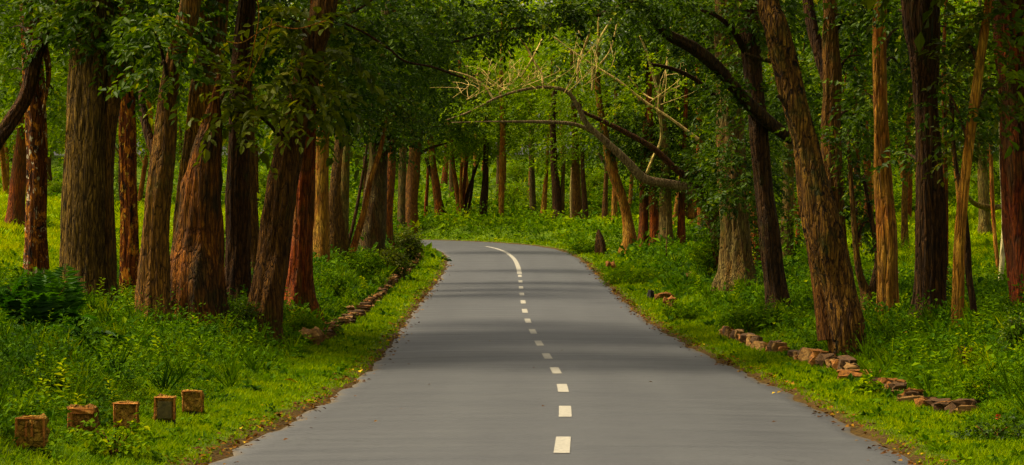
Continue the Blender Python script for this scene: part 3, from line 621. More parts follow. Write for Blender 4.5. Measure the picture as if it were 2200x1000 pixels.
# hazy sprays of fine bare twigs on the arching limb
tw = []
for (x0, y0, n_, hgt) in [(1060, 196, 10, 80), (1085, 190, 10, 90), (1140, 188, 5, 80), (1190, 188, 5, 110), (1235, 196, 4, 130), (1265, 180, 5, 130), (1015, 215, 6, 60), (1420, 225, 5, 110)]:
    for q in range(n_):
        x1 = x0+rng.normal()*30; y1 = y0-rng.uniform(.1, .6)*hgt; 
        a_ = px(x0+rng.normal()*16, y0+rng.uniform(-6, 6), ad_-2.2+rng.normal()*.4)-ab; c_ = px(x1, y1, ad_-2.2+rng.normal()*.6)-ab
        e_ = px(x1+rng.normal()*14, y1-rng.uniform(.1, .5)*hgt, ad_-2.2+rng.normal()*.8)-ab
        f_ = px(x1+rng.normal()*22, y1-rng.uniform(.0, .4)*hgt, ad_-2.2+rng.normal()*.8)-ab
        r_ = .010
        tw.append(tube(np.array([a_, c_, e_]), np.array([r_, r_*.8, r_*.4]), 4, step=.3)); tw.append(tube(np.array([c_, (c_+f_)/2+.03, f_]), np.array([r_*.7, r_*.6, r_*.3]), 4, step=.3))
V, F, T = merge([(v, f, np.zeros(len(v))) for v, f in tw])
tag(obj('fine_twigs', mesh_np('fine_twigs', V, F, B['twig'], True), ar), kind='stuff')

tree('tree', 'big pale grey trunk hung with leaves beside the mossy arching tree', [(1583, 612, 78), (1582, 560, 68), (1580, 480, 62), (1574, 380, 60), (1568, 250, 56), (1563, 120, 52), (1558, 0, 44)], 'pale', H=14, ridges=12, seg=32, flare=.10,
     blobs=[(1585, 185, 55, 50, -1.6), (1580, 330, 70, 60, -2.0), (1565, 405, 60, 40, -2.2), (1600, 140, 40, 40, -1.5), (1500, 120, 50, 50, 1), (1520, 30, 70, 40, 0), (1460, 60, 70, 50, 1.5), (1540, 230, 40, 50, 1)], leaf=.15)
tree('tree', 'orange red trunk with a dark hollow beside the big pale trunk', [(1626, 606, 27), (1624, 540, 26), (1622, 470, 24), (1620, 380, 22), (1618, 250, 18)], 'red', d=85, H=12, seg=14, blobs=[(1640, 330, 50, 50, 0), (1650, 240, 50, 50, 0)], leaf=.15)
tree('tree', 'dark slightly tilted trunk with one limb reaching far over the road', [(1674, 680, 48), (1664, 600, 43), (1652, 500, 41), (1641, 400, 40), (1630, 280, 40), (1618, 150, 40), (1606, 0, 40)], 'dark', H=13, ridges=9, seg=28,
     limbs=[([(1700, 300, 26), (1650, 262, 27), (1600, 215, 28), (1545, 150, 26), (1490, 105, 24), (1430, 72, 22), (1395, 30, 20), (1360, 5, 15), (1320, 22, 10), (1260, 40, 9), (1200, 55, 7), (1110, 62, 6), (1050, 72, 5), (970, 92, 3)], 'dark', -5),
            ([(1545, 215, 9), (1500, 175, 10), (1450, 150, 9), (1400, 138, 5)], 'dark', -1), ([(1600, 110, 14), (1570, 60, 12), (1530, 30, 9), (1490, 22, 5)], 'dark', -1), ([(1690, 140, 8), (1640, 128, 9), (1600, 116, 6)], 'dark', -.6)],
     blobs=[(1300, 0, 110, 30, -4.4), (1180, 20, 90, 34, -4.6), (1080, 40, 90, 34, -4.8), (1420, 10, 80, 35, -3), (1560, 190, 45, 40, -1), (1600, 60, 60, 50, 0), (1660, 220, 50, 50, .5), (1690, 60, 50, 50, 1)], leaf=.14)
tree('tree', 'big shaggy barked trunk leaning strongly over the stone blocks', [(1822, 772, 62), (1812, 700, 72), (1795, 610, 78), (1770, 510, 74), (1748, 410, 66), (1732, 320, 56), (1712, 240, 50), (1690, 150, 52), (1666, 60, 54), (1648, 0, 52)], 'shaggy', H=11, ridges=9, seg=40, flute=.09, flare=.12,
     limbs=[([(1782, 730, 42), (1768, 620, 44), (1750, 520, 40), (1738, 430, 24)], 'brown', .25), ([(1712, 255, 12), (1690, 228, 10), (1672, 205, 6)], 'dark', -.2)],
     blobs=[(1640, 10, 70, 30, .5)], leaf=.13)
tree('tree', 'dark trunk forking into a Y behind the shaggy leaning trunk', [(1802, 690, 50), (1798, 560, 46), (1790, 420, 44), (1786, 280, 44), (1788, 180, 40), (1784, 90, 34), (1782, 0, 30)], 'brown', H=12, seg=24,
     limbs=[([(1786, 200, 32), (1765, 130, 28), (1745, 60, 24), (1733, -10, 22)], 'dark', .4)],
     blobs=[(1760, 260, 55, 60, 1), (1820, 360, 45, 60, 1), (1840, 250, 50, 60, 1), (1740, 150, 50, 50, 1.5), (1850, 120, 60, 60, .5), (1810, 470, 30, 40, 1), (1850, 30, 60, 40, 0)], leaf=.14)
tree('tree', 'short dark tree with a low V fork near the shaggy leaning trunk', [(1864, 688, 32), (1864, 650, 30), (1858, 620, 22), (1846, 590, 17), (1838, 530, 14), (1830, 420, 11), (1822, 300, 8)], 'brown', seg=16,
     limbs=[([(1868, 640, 20), (1880, 600, 17), (1886, 550, 13), (1872, 470, 10), (1855, 380, 8)], 'dark', .3)], blobs=[(1840, 430, 40, 60, .5), (1870, 480, 30, 40, .5), (1825, 300, 50, 50, 0)], leaf=.13)
tree('tree', 'tall smooth tan trunk between the low V fork and the darkest broad trunk', [(1907, 694, 42), (1907, 600, 42), (1905, 500, 41), (1899, 400, 37), (1893, 280, 31), (1890, 150, 28), (1893, 0, 28)], 'tan', H=13, seg=24,
     blobs=[(1860, 200, 45, 50, 1), (1940, 150, 45, 60, 1.5), (1930, 60, 50, 50, 1), (1860, 0, 50, 40, .5)], leaf=.14)
tree('tree', 'broad dark chocolate trunk widening upward, darkest and straightest on its bank', [(1995, 694, 76), (1996, 640, 66), (1998, 540, 62), (1997, 420, 57), (1993, 300, 52), (1988, 210, 52), (1984, 120, 62), (1976, 0, 76)], 'dark', H=13, ridges=14, seg=36,
     blobs=[(2040, 60, 55, 60, .8), (1930, 20, 40, 40, 1), (2050, 180, 50, 50, 1.4), (1945, 330, 30, 40, 2)], leaf=.14)
tree('tree', 'thin bright red trunk peeping out behind the broad dark chocolate trunk', [(2031, 620, 14), (2031, 520, 13), (2030, 400, 12), (2029, 280, 11), (2028, 120, 9)], 'red', H=12, seg=10, blobs=[(2030, 320, 40, 40, 0), (2050, 220, 50, 50, 0)], leaf=.15, lf='leaf_olive')
tree('tree', 'slender tan trunk leaning right beside a thin black crooked stem', [(2057, 720, 22), (2059, 620, 22), (2064, 500, 23), (2075, 380, 21), (2087, 270, 20), (2104, 140, 18), (2122, 0, 16)], 'tan', H=10, seg=18, limbs=[([(2078, 300, 7), (2060, 245, 6), (2040, 200, 4)], 'dark', .2)],
     blobs=[(2085, 300, 50, 40, .8), (2110, 60, 60, 50, 0), (2060, 120, 50, 50, .5), (2140, 190, 50, 50, 1)], leaf=.14, lf='leaf_olive')
tree('tree', 'thin black crooked stem beside the slender tan leaning trunk', [(2096, 715, 14), (2090, 650, 13), (2083, 590, 14), (2080, 520, 12), (2070, 440, 9), (2054, 360, 8), (2046, 280, 7), (2042, 200, 5)], 'dark', seg=12, flare=.1, blobs=[(2045, 230, 45, 40, 0)], leaf=.13)
tree('tree', 'mossy grey green trunk set back with a broken stub branch', [(2116, 508, 28), (2114, 440, 24), (2111, 360, 22), (2108, 250, 19)], 'pale', H=13, seg=14, limbs=[([(2155, 444, 10), (2125, 446, 14), (2095, 438, 12), (2078, 420, 7)], 'pale', -1.2)], blobs=[(2120, 300, 55, 60, 0), (2100, 200, 70, 60, 0)], leaf=.18)
tree('tree', 'thin pale white stem with peeling bark near the broad red trunk', [(2148, 618, 9), (2153, 560, 11), (2157, 490, 10), (2154, 420, 9), (2150, 350, 7), (2148, 250, 5)], 'white', seg=10, flare=.1, blobs=[(2148, 250, 50, 50, 0)], leaf=.14)
tree('tree', 'thin tan stem leaning against the pale white peeling stem', [(2146, 600, 9), (2138, 520, 9), (2132, 430, 9), (2128, 330, 8), (2124, 220, 6)], 'tan', seg=10, flare=.1, blobs=[(2124, 230, 50, 50, 0)], leaf=.15)
tree('tree', 'broad rust red trunk half out of the wood with bright big leaves hanging before it', [(2236, 705, 104), (2222, 600, 96), (2208, 480, 92), (2198, 360, 92), (2192, 240, 90), (2184, 120, 86), (2176, 0, 82)], 'red', H=13, d=46, ridges=8, seg=32,
     blobs=[(2160, 60, 45, 40, -1.8), (2190, 130, 40, 50, -1.9), (2180, 220, 32, 26, -1.8), (2205, 20, 50, 40, -1.7), (2130, 160, 30, 40, .8)], leaf=.24, lf='leaf_mid', rich=True, k=8, dens=.7, bright=.1)
for (pth, lab, bk, dd) in [
    ([(1711, 580, 9), (1713, 520, 9), (1716, 460, 8), (1720, 350, 6)], 'thin red stem seen past the tilted dark trunk with one far reaching limb', 'red', 105),
    ([(1706, 575, 9), (1724, 535, 9), (1742, 490, 8), (1770, 420, 6)], 'thin red stem slanting right behind the shaggy leaning trunk', 'red', 106),
    ([(1842, 570, 20), (1842, 500, 18), (1842, 420, 16), (1840, 300, 13)], 'orange trunk behind the low V fork', 'orange', 100),
    ([(1945, 562, 17), (1943, 500, 15), (1944, 420, 13), (1950, 300, 10)], 'slim dull red trunk between the tall smooth tan trunk and the darkest trunk', 'brown', 100),
    ([(1690, 600, 30), (1690, 520, 28), (1692, 440, 26), (1694, 300, 20)], 'ivy wrapped grey trunk behind the tilted dark trunk', 'pale', 92)]:
    x_, y_ = pth[-1][:2]
    tree('tree', lab, pth, bk, d=dd, H=12, seg=12, blobs=[(x_, y_-10, 55, 50, 0), (x_+10, y_-100, 60, 50, 1)]+([(1700, 480, 26, 60, -.5)] if 'ivy' in lab else []), leaf=.16)

# ------------------------------------------------------------------ the wood behind: look-alike trees, copies of a few
def wood_tree(seed, H, bark, lf, leaf, hb, R, dn_=.34):
    r_ = np.random.default_rng(seed)
    lean = r_.normal(size=2)*.05
    zs = np.array([-.35, 0, H*.15, H*.35, H*.6, H*.85, H]); P = np.stack([lean[0]*zs+r_.normal(size=7)*.10, lean[1]*zs+r_.normal(size=7)*.10, zs], 1); P[:2, :2] = 0
    r0 = r_.uniform(.15, .26)
    rads = r0*np.array([1.1, 1.05, .92, .82, .6, .35, .08])
    tm = mesh_np('trunk', *tube(P, rads, 11, .06, 0, .3, seed, .4), B[bark], True)
    bl = []; lm = []
    for q in range(13):
        an = q*2.4+r_.uniform(0, .8); z = hb+(H-hb)*((q+.5)/13)**.9; rr = R*(1-.45*abs((z-hb)/(H-hb)-.4))*r_.uniform(.35, .95)
        c = np.array([math.cos(an)*rr, math.sin(an)*rr, z]); bl.append((c, np.array([1.25, 1.25, .85])*r_.uniform(.8, 1.25)))
        if q % 3 == 0:
            s = np.array([np.interp(z-.9, zs, P[:, 0]), np.interp(z-.9, zs, P[:, 1]), z-.9]); lm.append(mesh_np('limb', *tube(np.array([s, (s+c)/2+[0, 0, .2], c]), np.array([.07, .05, .02]), 5, .05, step=.5), B[bark], True))
    V, F, T = blob_leaves(bl, leaf, dn_, 10, False, gap=.25, spray=.6)
    return tm, mesh_np('crown', V, F, M[lf], False, {'tint': T}), lm
protos = {'mid': [wood_tree(1, 13, 'brown', 'leaf_mid', .24, 4.2, 2.6), wood_tree(2, 14, 'red', 'leaf_mid', .24, 5.0, 2.8), wood_tree(3, 12, 'tan', 'leaf_mid', .22, 4.0, 2.3)],
          'far': [wood_tree(4, 15, 'brown', 'leaf_far', .26, 6.0, 3.0, .27), wood_tree(5, 16, 'tan', 'leaf_far', .26, 6.8, 3.2, .27), wood_tree(6, 14, 'red', 'leaf_far', .26, 5.2, 2.8, .27), wood_tree(7, 16, 'pale', 'leaf_far', .26, 6.4, 3.1, .27)]}
def wood(n, xr, yr, kind, label, group, gap, minlat, cone=.225):
    cnt = 0; tries = 0
    while cnt < n and tries < 8000:
        tries += 1
        y = rng.uniform(*yr); x = rng.uniform(*xr)
        if abs(x) > cone*y+4 or abs(lateral(x, y)[0]) < minlat: continue
        if any((x-a)**2+((y-b)*.8)**2 < gap*gap for a, b in TREE_AT): continue
        TREE_AT.append((x, y)); tm, cm, lm = protos[kind][cnt % len(protos[kind])]
        s = rng.uniform(.85, 1.15)
        r = empty('tree', (x, y, float(ground_z(x, y)[0]))); r.rotation_euler[2] = rng.uniform(0, 6.28); r.scale = (s, s, s*rng.uniform(.92, 1.1))
        bk_ = {'bark_brown': 'brown barked', 'bark_red': 'red barked', 'bark_tan': 'tan barked', 'bark_pale_grey': 'grey barked'}[tm.materials[0].name]
        tag(r, label.format(bk_), 'tree', f'{bk_} {group}')
        obj('trunk', tm, r); obj('crown', cm, r)
        for l in lm: obj('limb', l, r)
        cnt += 1
wood(24, (-48, -11), (142, 190), 'mid', 'slim {} tree in the wood behind the sunlit meadow', 'trees behind the meadow', 4.6, 9)
wood(22, (9, 48), (124, 184), 'mid', 'slim {} tree deep in the wood behind the leaning trunks', 'trees behind the leaning trunks', 4.0, 9)
wood(64, (-60, 60), (180, 262), 'far', 'tall slim {} tree in the far wood beyond the road bend', 'trees of the far wood', 3.6, 8)

# understorey bushes in the wood
def bush_proto(seed, R, Hh, lf, leaf):
    r_ = np.random.default_rng(seed); bl = []
    for q in range(9):
        an = q*2.4; rr = R*.6*r_.random()**.5; bl.append((np.array([math.cos(an)*rr, math.sin(an)*rr, Hh*r_.uniform(.15, .8)]), np.array([R*.5, R*.5, Hh*.26])*r_.uniform(.7, 1.2)))
    V, F, T = blob_leaves(bl, leaf, .7, 9, False, .5, .15, .15, .02, leaf*2.6)
    sm_ = [mesh_np('stem', *tube(np.array([[0, 0, -.2], [math.cos(a)*.15, math.sin(a)*.15, Hh*.4], [math.cos(a)*.45*R, math.sin(a)*.45*R, Hh*.8]]), np.array([.03, .025, .01]), 5, .05, step=.4), B['tan'], True) for a in (0.4, 2.3, 4.4)]
    return mesh_np('foliage', V, F, M[lf], False, {'tint': T}), sm_
BP = [bush_proto(31, 1.5, 1.9, 'leaf_far', .20), bush_proto(32, 1.2, 2.6, 'leaf_far', .20), bush_proto(33, 1.9, 1.6, 'cover', .20), bush_proto(34, 1.1, 2.8, 'leaf_mid', .20)]
def bushes(n, xr, yr, label, group, minlat, sc=(.6, 1.15), cone=.22):
    c = 0; tr = 0
    while c < n and tr < 6000:
        tr += 1; x = rng.uniform(*xr); y = rng.uniform(*yr)
        if abs(x) > cone*y+2 or abs(lateral(x, y)[0]) < minlat: continue
        bi = rng.integers(0, 4); f, st_ = BP[bi]; s_ = rng.uniform(*sc)
        r = empty('bush', (x, y, float(ground_z(x, y)[0]))); r.scale = (s_, s_, s_*rng.uniform(.8, 1.2)); r.rotation_euler[2] = rng.uniform(0, 6.28); bk_ = ('rounded light green', 'tall narrow light green', 'low spreading', 'upright darker green')[bi]; tag(r, label.format(bk_), 'bush', f'{bk_} {group}')
        obj('foliage', f, r)
        for q in st_: obj('stem', q, r)
        c += 1
bushes(60, (0, 52), (186, 244), '{} bush growing under the far wood beyond the bend', 'bushes under the far wood', 7.5)
bushes(16, (-45, -9), (190, 240), '{} bush on the far side of the bright slope past the bend', 'bushes past the bright slope', 6)
bushes(20, (-52, -12), (168, 196), '{} bush at the back of the meadow under the slim trees', 'bushes at the back of the meadow', 9)
bushes(24, (11, 50), (152, 188), '{} bush in the wood behind the leaning trunks', 'bushes behind the leaning trunks', 8)

# the far wooded slope that closes the view
yy = rng.uniform(275, 345, 520); xx = rng.uniform(-105, 105, 520); gz_ = ground_z(xx, yy)
bl = []
for x, y, z in zip(xx, yy, gz_):
    for q in range(2):
        bl.append((np.array([x+rng.normal()*1.5, y, z+rng.uniform(1.5, 21)]), np.array([3.4, 3.4, 2.8])*rng.uniform(.7, 1.2)))
V, F, T = blob_leaves(bl, .8, .34, 8, False, gap=.35, spray=.45, bright=.15)
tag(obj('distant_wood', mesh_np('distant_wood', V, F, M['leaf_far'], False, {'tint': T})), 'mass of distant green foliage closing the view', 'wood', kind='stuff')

# ------------------------------------------------------------------ hanging vines
def vine(label, paths, D0, w=2.6, bk='tan'):
    b = px(*paths[0][0], D0); r = empty('vine', tuple(b)); tag(r, label, 'vine', 'hanging vines')
    for p_ in paths:
        P = np.array([px(x, y, D0+.1*math.sin(x)) for x, y in p_])-b
        obj('stem', mesh_np('stem', *tube(P, np.full(len(P), w/2/FPX*D0), 5, .05, step=.1), B[bk], True), r)
vine('tan looping vine hanging between the orange trunk and the leaning brown trunk', [[(553, -5), (556, 40), (545, 100), (535, 150), (520, 190)], [(585, 40), (572, 90), (550, 140), (525, 185)], [(480, 88), (520, 92), (570, 60), (600, 50)], [(590, 55), (640, 62), (700, 45)]], 47)
vine('dark drooping vine strung over the road from the leaning brown trunk', [[(740, 50), (790, 75), (835, 105), (870, 132), (930, 145), (1000, 170)], [(700, 40), (760, 25), (800, 0)]], 58, 5, 'dark')


# ------------------------------------------------------------------ ground cover: grass and low leafy undergrowth
def scatter(y0, y1, dens, emin=.0):
    hw = .215*y1+2.5
    n = int(dens*(y1-y0)*2*hw)
    y = rng.uniform(y0, y1, n); x = rng.uniform(-hw, hw, n)
    kp = np.abs(x) < .215*y+2.5; x = x[kp]; y = y[kp]
    t = lateral(x, y); e = np.abs(t)-RW
    kp = e > emin; return x[kp], y[kp], t[kp], e[kp]
def growth(x, y, t, e):
    """height of the undergrowth"""
    P = np.stack([x, y], -1)
    w0 = np.where(t < 0, 1.25, 1.3)
    h = .06+.34*sm(w0, w0+1.2, e)
    near = np.zeros(len(x))
    for (ax, ay) in TREE_AT:
        if ay < 120:
            dd = (x-ax)**2+(y-ay+.5)**2; near = np.maximum(near, np.exp(-dd/1.4))
    h = h+.06*near*sm(1, 2, e)
    md = meadow(x, y, t)
    h = h*(1-.72*md)
    h = h*(1+1.3*sm(105, 165, y)*(1-md))
    return h*(1+.55*wob(P, 3.2, 21)+.45*wob(P, 1.1, 33)), md
gp = []; cp = []
# grass blades
for (y0, y1, dn, sc_) in [(16, 32, 1150, 1.0), (32, 50, 620, 1.5), (50, 75, 230, 2.2), (75, 115, 80, 3.4), (115, 185, 22, 5.2)]:
    x, y, t, e = scatter(y0, y1, dn, -.02)
    kp = (e > .45) | (rng.random(len(e)) < np.clip((e+.05)*1.9+.35*wob(np.stack([x, y], -1), .9, 2), .0, 1)); x, y, t, e = x[kp], y[kp], t[kp], e[kp]
    h, md = growth(x, y, t, e); n = len(x)
    z = ground_z(x, y, t)-.01
    L = (.035+.055*rng.random(n)*(1+1.2*sm(1, 3, e)))*(.6+.4*sc_)*np.where(e < .35, .7, 1)
    a = rng.uniform(0, 6.28, n); tl = rng.uniform(.2, .95, n)
    D = nrm(np.stack([np.cos(a)*tl, np.sin(a)*tl, np.ones(n)], 1)); Sd = np.stack([-np.sin(a), np.cos(a), np.zeros(n)], 1)
    Wd = (.006+.008*rng.random(n))*sc_
    P = np.stack([x, y, z], 1)
    V = np.stack([P-Sd*Wd[:, None], P+Sd*Wd[:, None], P+D*L[:, None]+np.stack([np.cos(a), np.sin(a), np.zeros(n)], 1)*L[:, None]*.4], 1).reshape(-1, 3)
    F = np.arange(3*n).reshape(-1, 3)
    PP = np.stack([x, y], -1)
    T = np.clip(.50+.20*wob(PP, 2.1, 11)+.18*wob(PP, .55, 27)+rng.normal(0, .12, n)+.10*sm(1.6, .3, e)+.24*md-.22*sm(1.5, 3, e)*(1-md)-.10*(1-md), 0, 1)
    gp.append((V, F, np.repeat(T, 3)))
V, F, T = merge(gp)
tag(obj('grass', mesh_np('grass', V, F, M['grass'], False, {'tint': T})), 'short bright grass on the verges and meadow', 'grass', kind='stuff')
# low leafy plants
for (y0, y1, dn, lf_, k) in [(16, 32, 46, .036, 22), (32, 50, 24, .050, 20), (50, 75, 10, .075, 18), (75, 115, 4.2, .115, 16), (115, 185, 1.5, .19, 13), (185, 270, .45, .32, 11)]:
    x, y, t, e = scatter(y0, y1, dn, .25)
    h, md = growth(x, y, t, e)
    PP = np.stack([x, y], -1)
    kp = (rng.random(len(x)) < np.clip(.22+sm(.9, 2.0, e), 0, 1)*(1-.85*md)*np.clip(.8+.5*wob(PP, 1.7, 31), .25, 1)); x, y, t, e, h, md, PP = x[kp], y[kp], t[kp], e[kp], h[kp], md[kp], PP[kp]
    n = len(x); z = ground_z(x, y, t)
    h = np.maximum(h, .05)*rng.uniform(.6, 1.35, n)*(1 if y1 < 76 else 1.25)
    r_ = np.maximum(h*.75, lf_*1.6)
    u = rng.normal(size=(n, k, 3)); u[:, :, 2] = np.abs(u[:, :, 2])*.9+.1; u = nrm(u)*(rng.random((n, k, 1))**.4)
    P = np.stack([x, y, z], 1)[:, None, :]+u*np.stack([r_, r_, h], 1)[:, None, :]
    D = u*np.array([1, 1, .35])+rng.normal(size=(n, k, 3))*.5; Nn = np.array([0, -.25, 1.0])+rng.normal(size=(n, k, 3))*.4+u*.4
    m = n*k; L = lf_*rng.uniform(.6, 1.5, m)*np.repeat(rng.choice([.7, 1.0, 1.5, 2.1], n, p=[.35, .35, .2, .1]), k)
    T = np.clip(np.repeat(.40+.20*wob(PP, 2.6, 6)+.16*wob(PP, .8, 8)+.12*sm(2.2, .5, e)+.22*md+rng.normal(0, .10, n)-.08*(1-md)+.26*sm(105, 165, y), k)+(u[:, :, 2].ravel()-.4)*.12+rng.normal(0, .10, m)+(rng.random(m) < .010)*.45-.25*(rng.random(m) < .12), 0, 1)  # far plants tinted brighter, standing in for sunlight on the clearing
    cp.append(leaves(P.reshape(-1, 3), nrm(D.reshape(-1, 3)), nrm(Nn.reshape(-1, 3)), L, L*.6, T, False))
for (y0, y1, dn, sc_) in [(16, 34, 3.2, 1.0), (34, 56, 1.9, 1.25), (56, 90, .8, 1.7), (90, 150, .22, 2.6)]:
    x, y, t, e = scatter(y0, y1, dn, 1.2); md = meadow(x, y, t); kp = rng.random(len(x)) < (1-.9*md)*sm(1.1, 2.2, e)+.06; x, y, t, e = x[kp], y[kp], t[kp], e[kp]
    n = len(x); P0 = np.stack([x, y, ground_z(x, y, t)], 1); PP = P0[:, :2]; w_ = rng.random(n) < .5
    a_ = P0[w_]; m = len(a_); k = 18                                  # arching tufts of long blades
    an = rng.uniform(0, 6.28, (m, k)); tl = rng.uniform(.15, .9, (m, k)); D = nrm(np.stack([np.cos(an)*tl, np.sin(an)*tl, np.ones((m, k))], -1)).reshape(-1, 3)
    Nn = nrm(np.stack([-np.cos(an)*.6, -np.sin(an)*.6, np.ones((m, k))*.8], -1)).reshape(-1, 3); Nn = nrm(Nn+rng.normal(size=Nn.shape)*.15)
    L = rng.uniform(.22, .55, m*k)*(.8+.2*sc_); cp.append(leaves(np.repeat(a_, k, 0)+rng.normal(size=(m*k, 3))*np.array([.03, .03, 0]), D, Nn, L, .013*sc_*np.ones(m*k), np.clip(np.repeat(rng.normal(.5, .2, m), k)+rng.normal(0, .12, m*k), 0, 1)))
    a_ = P0[~w_]; m = len(a_); k = 24                                 # leafy upright weeds
    hh = rng.uniform(.30, .75, m)*(.85+.15*sc_); s_ = np.tile(np.linspace(.15, 1, k), (m, 1)); ln = rng.normal(size=(m, 1, 2))*.25
    P = a_[:, None, :]+np.concatenate([ln*(s_[:, :, None]**1.5)*hh[:, None, None], (s_*hh[:, None])[:, :, None]], -1)
    an = np.arange(k)[None, :]*2.4+rng.uniform(0, 6.28, (m, 1)); D = nrm(np.stack([np.cos(an), np.sin(an), .25+.5*s_-.3], -1)).reshape(-1, 3)
    Nn = nrm(np.array([0, 0, 1.0])+rng.normal(size=(m*k, 3))*.3); L = (.055+.075*(1.15-s_)).ravel()*np.repeat(rng.uniform(.7, 1.5, m), k)*(.7+.3*sc_)
    cp.append(leaves(P.reshape(-1, 3), D, Nn, L, L*np.repeat(rng.choice([.3, .5, .7], m), k), np.clip(np.repeat(rng.normal(.42, .2, m), k)+.15*s_.ravel()+rng.normal(0, .1, m*k), 0, 1)))
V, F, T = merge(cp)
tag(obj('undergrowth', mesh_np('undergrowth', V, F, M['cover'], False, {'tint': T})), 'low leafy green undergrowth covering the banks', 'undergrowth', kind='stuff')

# fallen leaves along the road edges
def flat_leaves(x, y, z, L, tint):
    n = len(x); a = rng.uniform(0, 6.28, n); D = nrm(np.stack([np.cos(a), np.sin(a), rng.normal(0, .22, n)], 1))
    return leaves(np.stack([x, y, z], 1), D, nrm(np.array([0, 0, 1.0])+rng.normal(size=(n, 3))*.28), L, L*.6, tint)
i = rng.integers(0, len(CL)-1, 60000); s_ = np.where(rng.random(60000) < .5, -1, 1)
lt = RW+rng.normal(0, .15, 60000)+.05
q = CL[i]+cn[i]*(lt*s_)[:, None]+CT[i]*rng.uniform(-.5, .5, 60000)[:, None]
kp = (q[:, 1] > 16) & (q[:, 1] < 120) & (rng.random(60000) < .30*np.clip(45/np.maximum(q[:, 1], 20), 0, 1)) & (wob(q, 2.2, 25)+.5*wob(q, .6, 3) > .0)
q = q[kp]; lt = lt[kp]; n = len(q)
z = np.maximum(ground_z(q[:, 0], q[:, 1]), np.where(lt < RW+.05, road_z(q[:, 1])-.03, -9))+.022
L = rng.uniform(.025, .065, n)*(1+q[:, 1]/70)
V, F, T = flat_leaves(q[:, 0], q[:, 1], z, L, np.clip(rng.normal(.38, .24, n), 0, 1))
nr = 70; ir = rng.integers(0, len(CL)-1, nr); qr = CL[ir]+cn[ir]*rng.uniform(-3, 3, nr)[:, None]; qr = qr[(qr[:, 1] > 18) & (qr[:, 1] < 90)]; nr = len(qr)
V2, F2, T2 = flat_leaves(qr[:, 0], qr[:, 1], road_z(qr[:, 1])+.02, rng.uniform(.03, .07, nr), np.clip(rng.normal(.6, .25, nr), 0, 1))
V, F, T = merge([(V, F, T), (V2, F2, T2)])
tag(obj('leaf_litter', mesh_np('leaf_litter', V, F, M['litter'], False, {'tint': T})), 'brown fallen leaves along the road edges', 'leaf litter', kind='stuff')
for (x, y, lab) in [(1965, 993, 'yellow fallen leaf on the very edge of the asphalt'), (628, 828, 'pale yellow leaf standing in the verge grass'), (1960, 730, 'small yellow leaf lying on the undergrowth'), (2086, 747, 'orange leaf lying in the undergrowth below the slender tan trunk'), (770, 806, 'ochre dead leaves heaped where verge meets asphalt'), (2070, 858, 'yellow brown leaf near the crumbled stone blocks')]:
    b = hit(x, y); b[2] += .05
    V, F, T = flat_leaves(rng.normal(0, .05, 3), rng.normal(0, .05, 3), rng.uniform(0, .03, 3), np.full(3, .12)*b[1]/34, np.array([.95, .85, .7]))
    tag(obj('fallen_leaf', mesh_np('fallen_leaf', V, F, M['litter'], False, {'tint': T}), None, tuple(b)), lab, 'fallen leaf', 'big fallen leaves')

# ------------------------------------------------------------------ shrubs and single plants
def shrub(name, label, x, y, rx, ry, mat='cover', leaf=.06, dens=1.0, kind='bush', cat='shrub', bright=0., aspect=.5, stems=5, droop=.2):
    b = hit(x, y); D0 = b[1]; R = rx/FPX*D0; Hh = ry/FPX*D0
    root = empty(name, tuple(b)); tag(root, label, cat)
    if kind == 'fern':
        parts = []; nf = 64
        for q in range(nf):
            an = rng.uniform(0, 6.28); el = rng.uniform(.25, 1.35); Lf = rng.uniform(.65, 1.1); nn_ = 26
            o = np.array([rng.normal()*.28*R, rng.normal()*.25*R, .0]); s = np.linspace(.08, 1, nn_)
            hd = np.array([math.cos(an), math.sin(an), 0])
            rad = s*math.cos(el)*R*Lf; hh = (s*math.sin(el)*1.15-.55*s**2.2*math.cos(el*.6))*Hh*Lf*1.25+.03
            P = o+hd*rad[:, None]; P[:, 2] += hh
            T3 = nrm(np.gradient(P, axis=0)); sd = np.cross(T3, np.array([0, 0, 1.0])); sd = nrm(sd)
            for sg in (-1, 1):
                D = nrm(sd*sg+T3*.45+rng.normal(size=(nn_, 3))*.10-np.array([0, 0, .18]))
                Nn = nrm(np.cross(T3, sd)+rng.normal(size=(nn_, 3))*.15); Nn = Nn*np.sign(Nn[:, 2:3]+1e-6)
                LL = leaf*2.6*np.sin(np.clip(s*1.05, 0, 1)*math.pi*.88+.25)*rng.uniform(.85, 1.15, nn_)
                parts.append(leaves(P, D, Nn, LL, LL*.26, np.clip(rng.normal(.42+bright, .12)+.25*s+rng.normal(0, .08, nn_), 0, 1)))
        V, F, T = merge(parts); nm = 'fronds'
    else:
        bl = [(np.array([0, 0, Hh*.5]), np.array([R*.7, min(R, 1.2)*.7, Hh*.5]))]
        for q in range(7):
            an = q*2.4; bl.append((np.array([math.cos(an)*R*.55, math.sin(an)*min(R, 1.2)*.5, Hh*rng.uniform(.25, .7)]), np.array([R*.42, min(R, 1.2)*.42, Hh*.34])*rng.uniform(.5, 1.25)))
        V, F, T = blob_leaves(bl, leaf, dens*.8, 9, False, aspect, droop, 0.3, bright, max(.20, leaf*3.6)); nm = 'foliage'
        V[:, 2] = np.maximum(V[:, 2], -.1)
    obj(nm, mesh_np(nm, V, F, M[mat], False, {'tint': T}), root)
    for q in range(stems):
        an = q*2.5+x; e_ = np.array([math.cos(an)*R*.5, math.sin(an)*min(R, 1)*.5, Hh*.7])
        obj('stem', mesh_np('stem', *tube(np.array([[0, 0, -.1], e_*np.array([.4, .4, .55]), e_]), np.array([.014, .010, .005])*max(1, R), 5, .05), B['brown'], True), root)
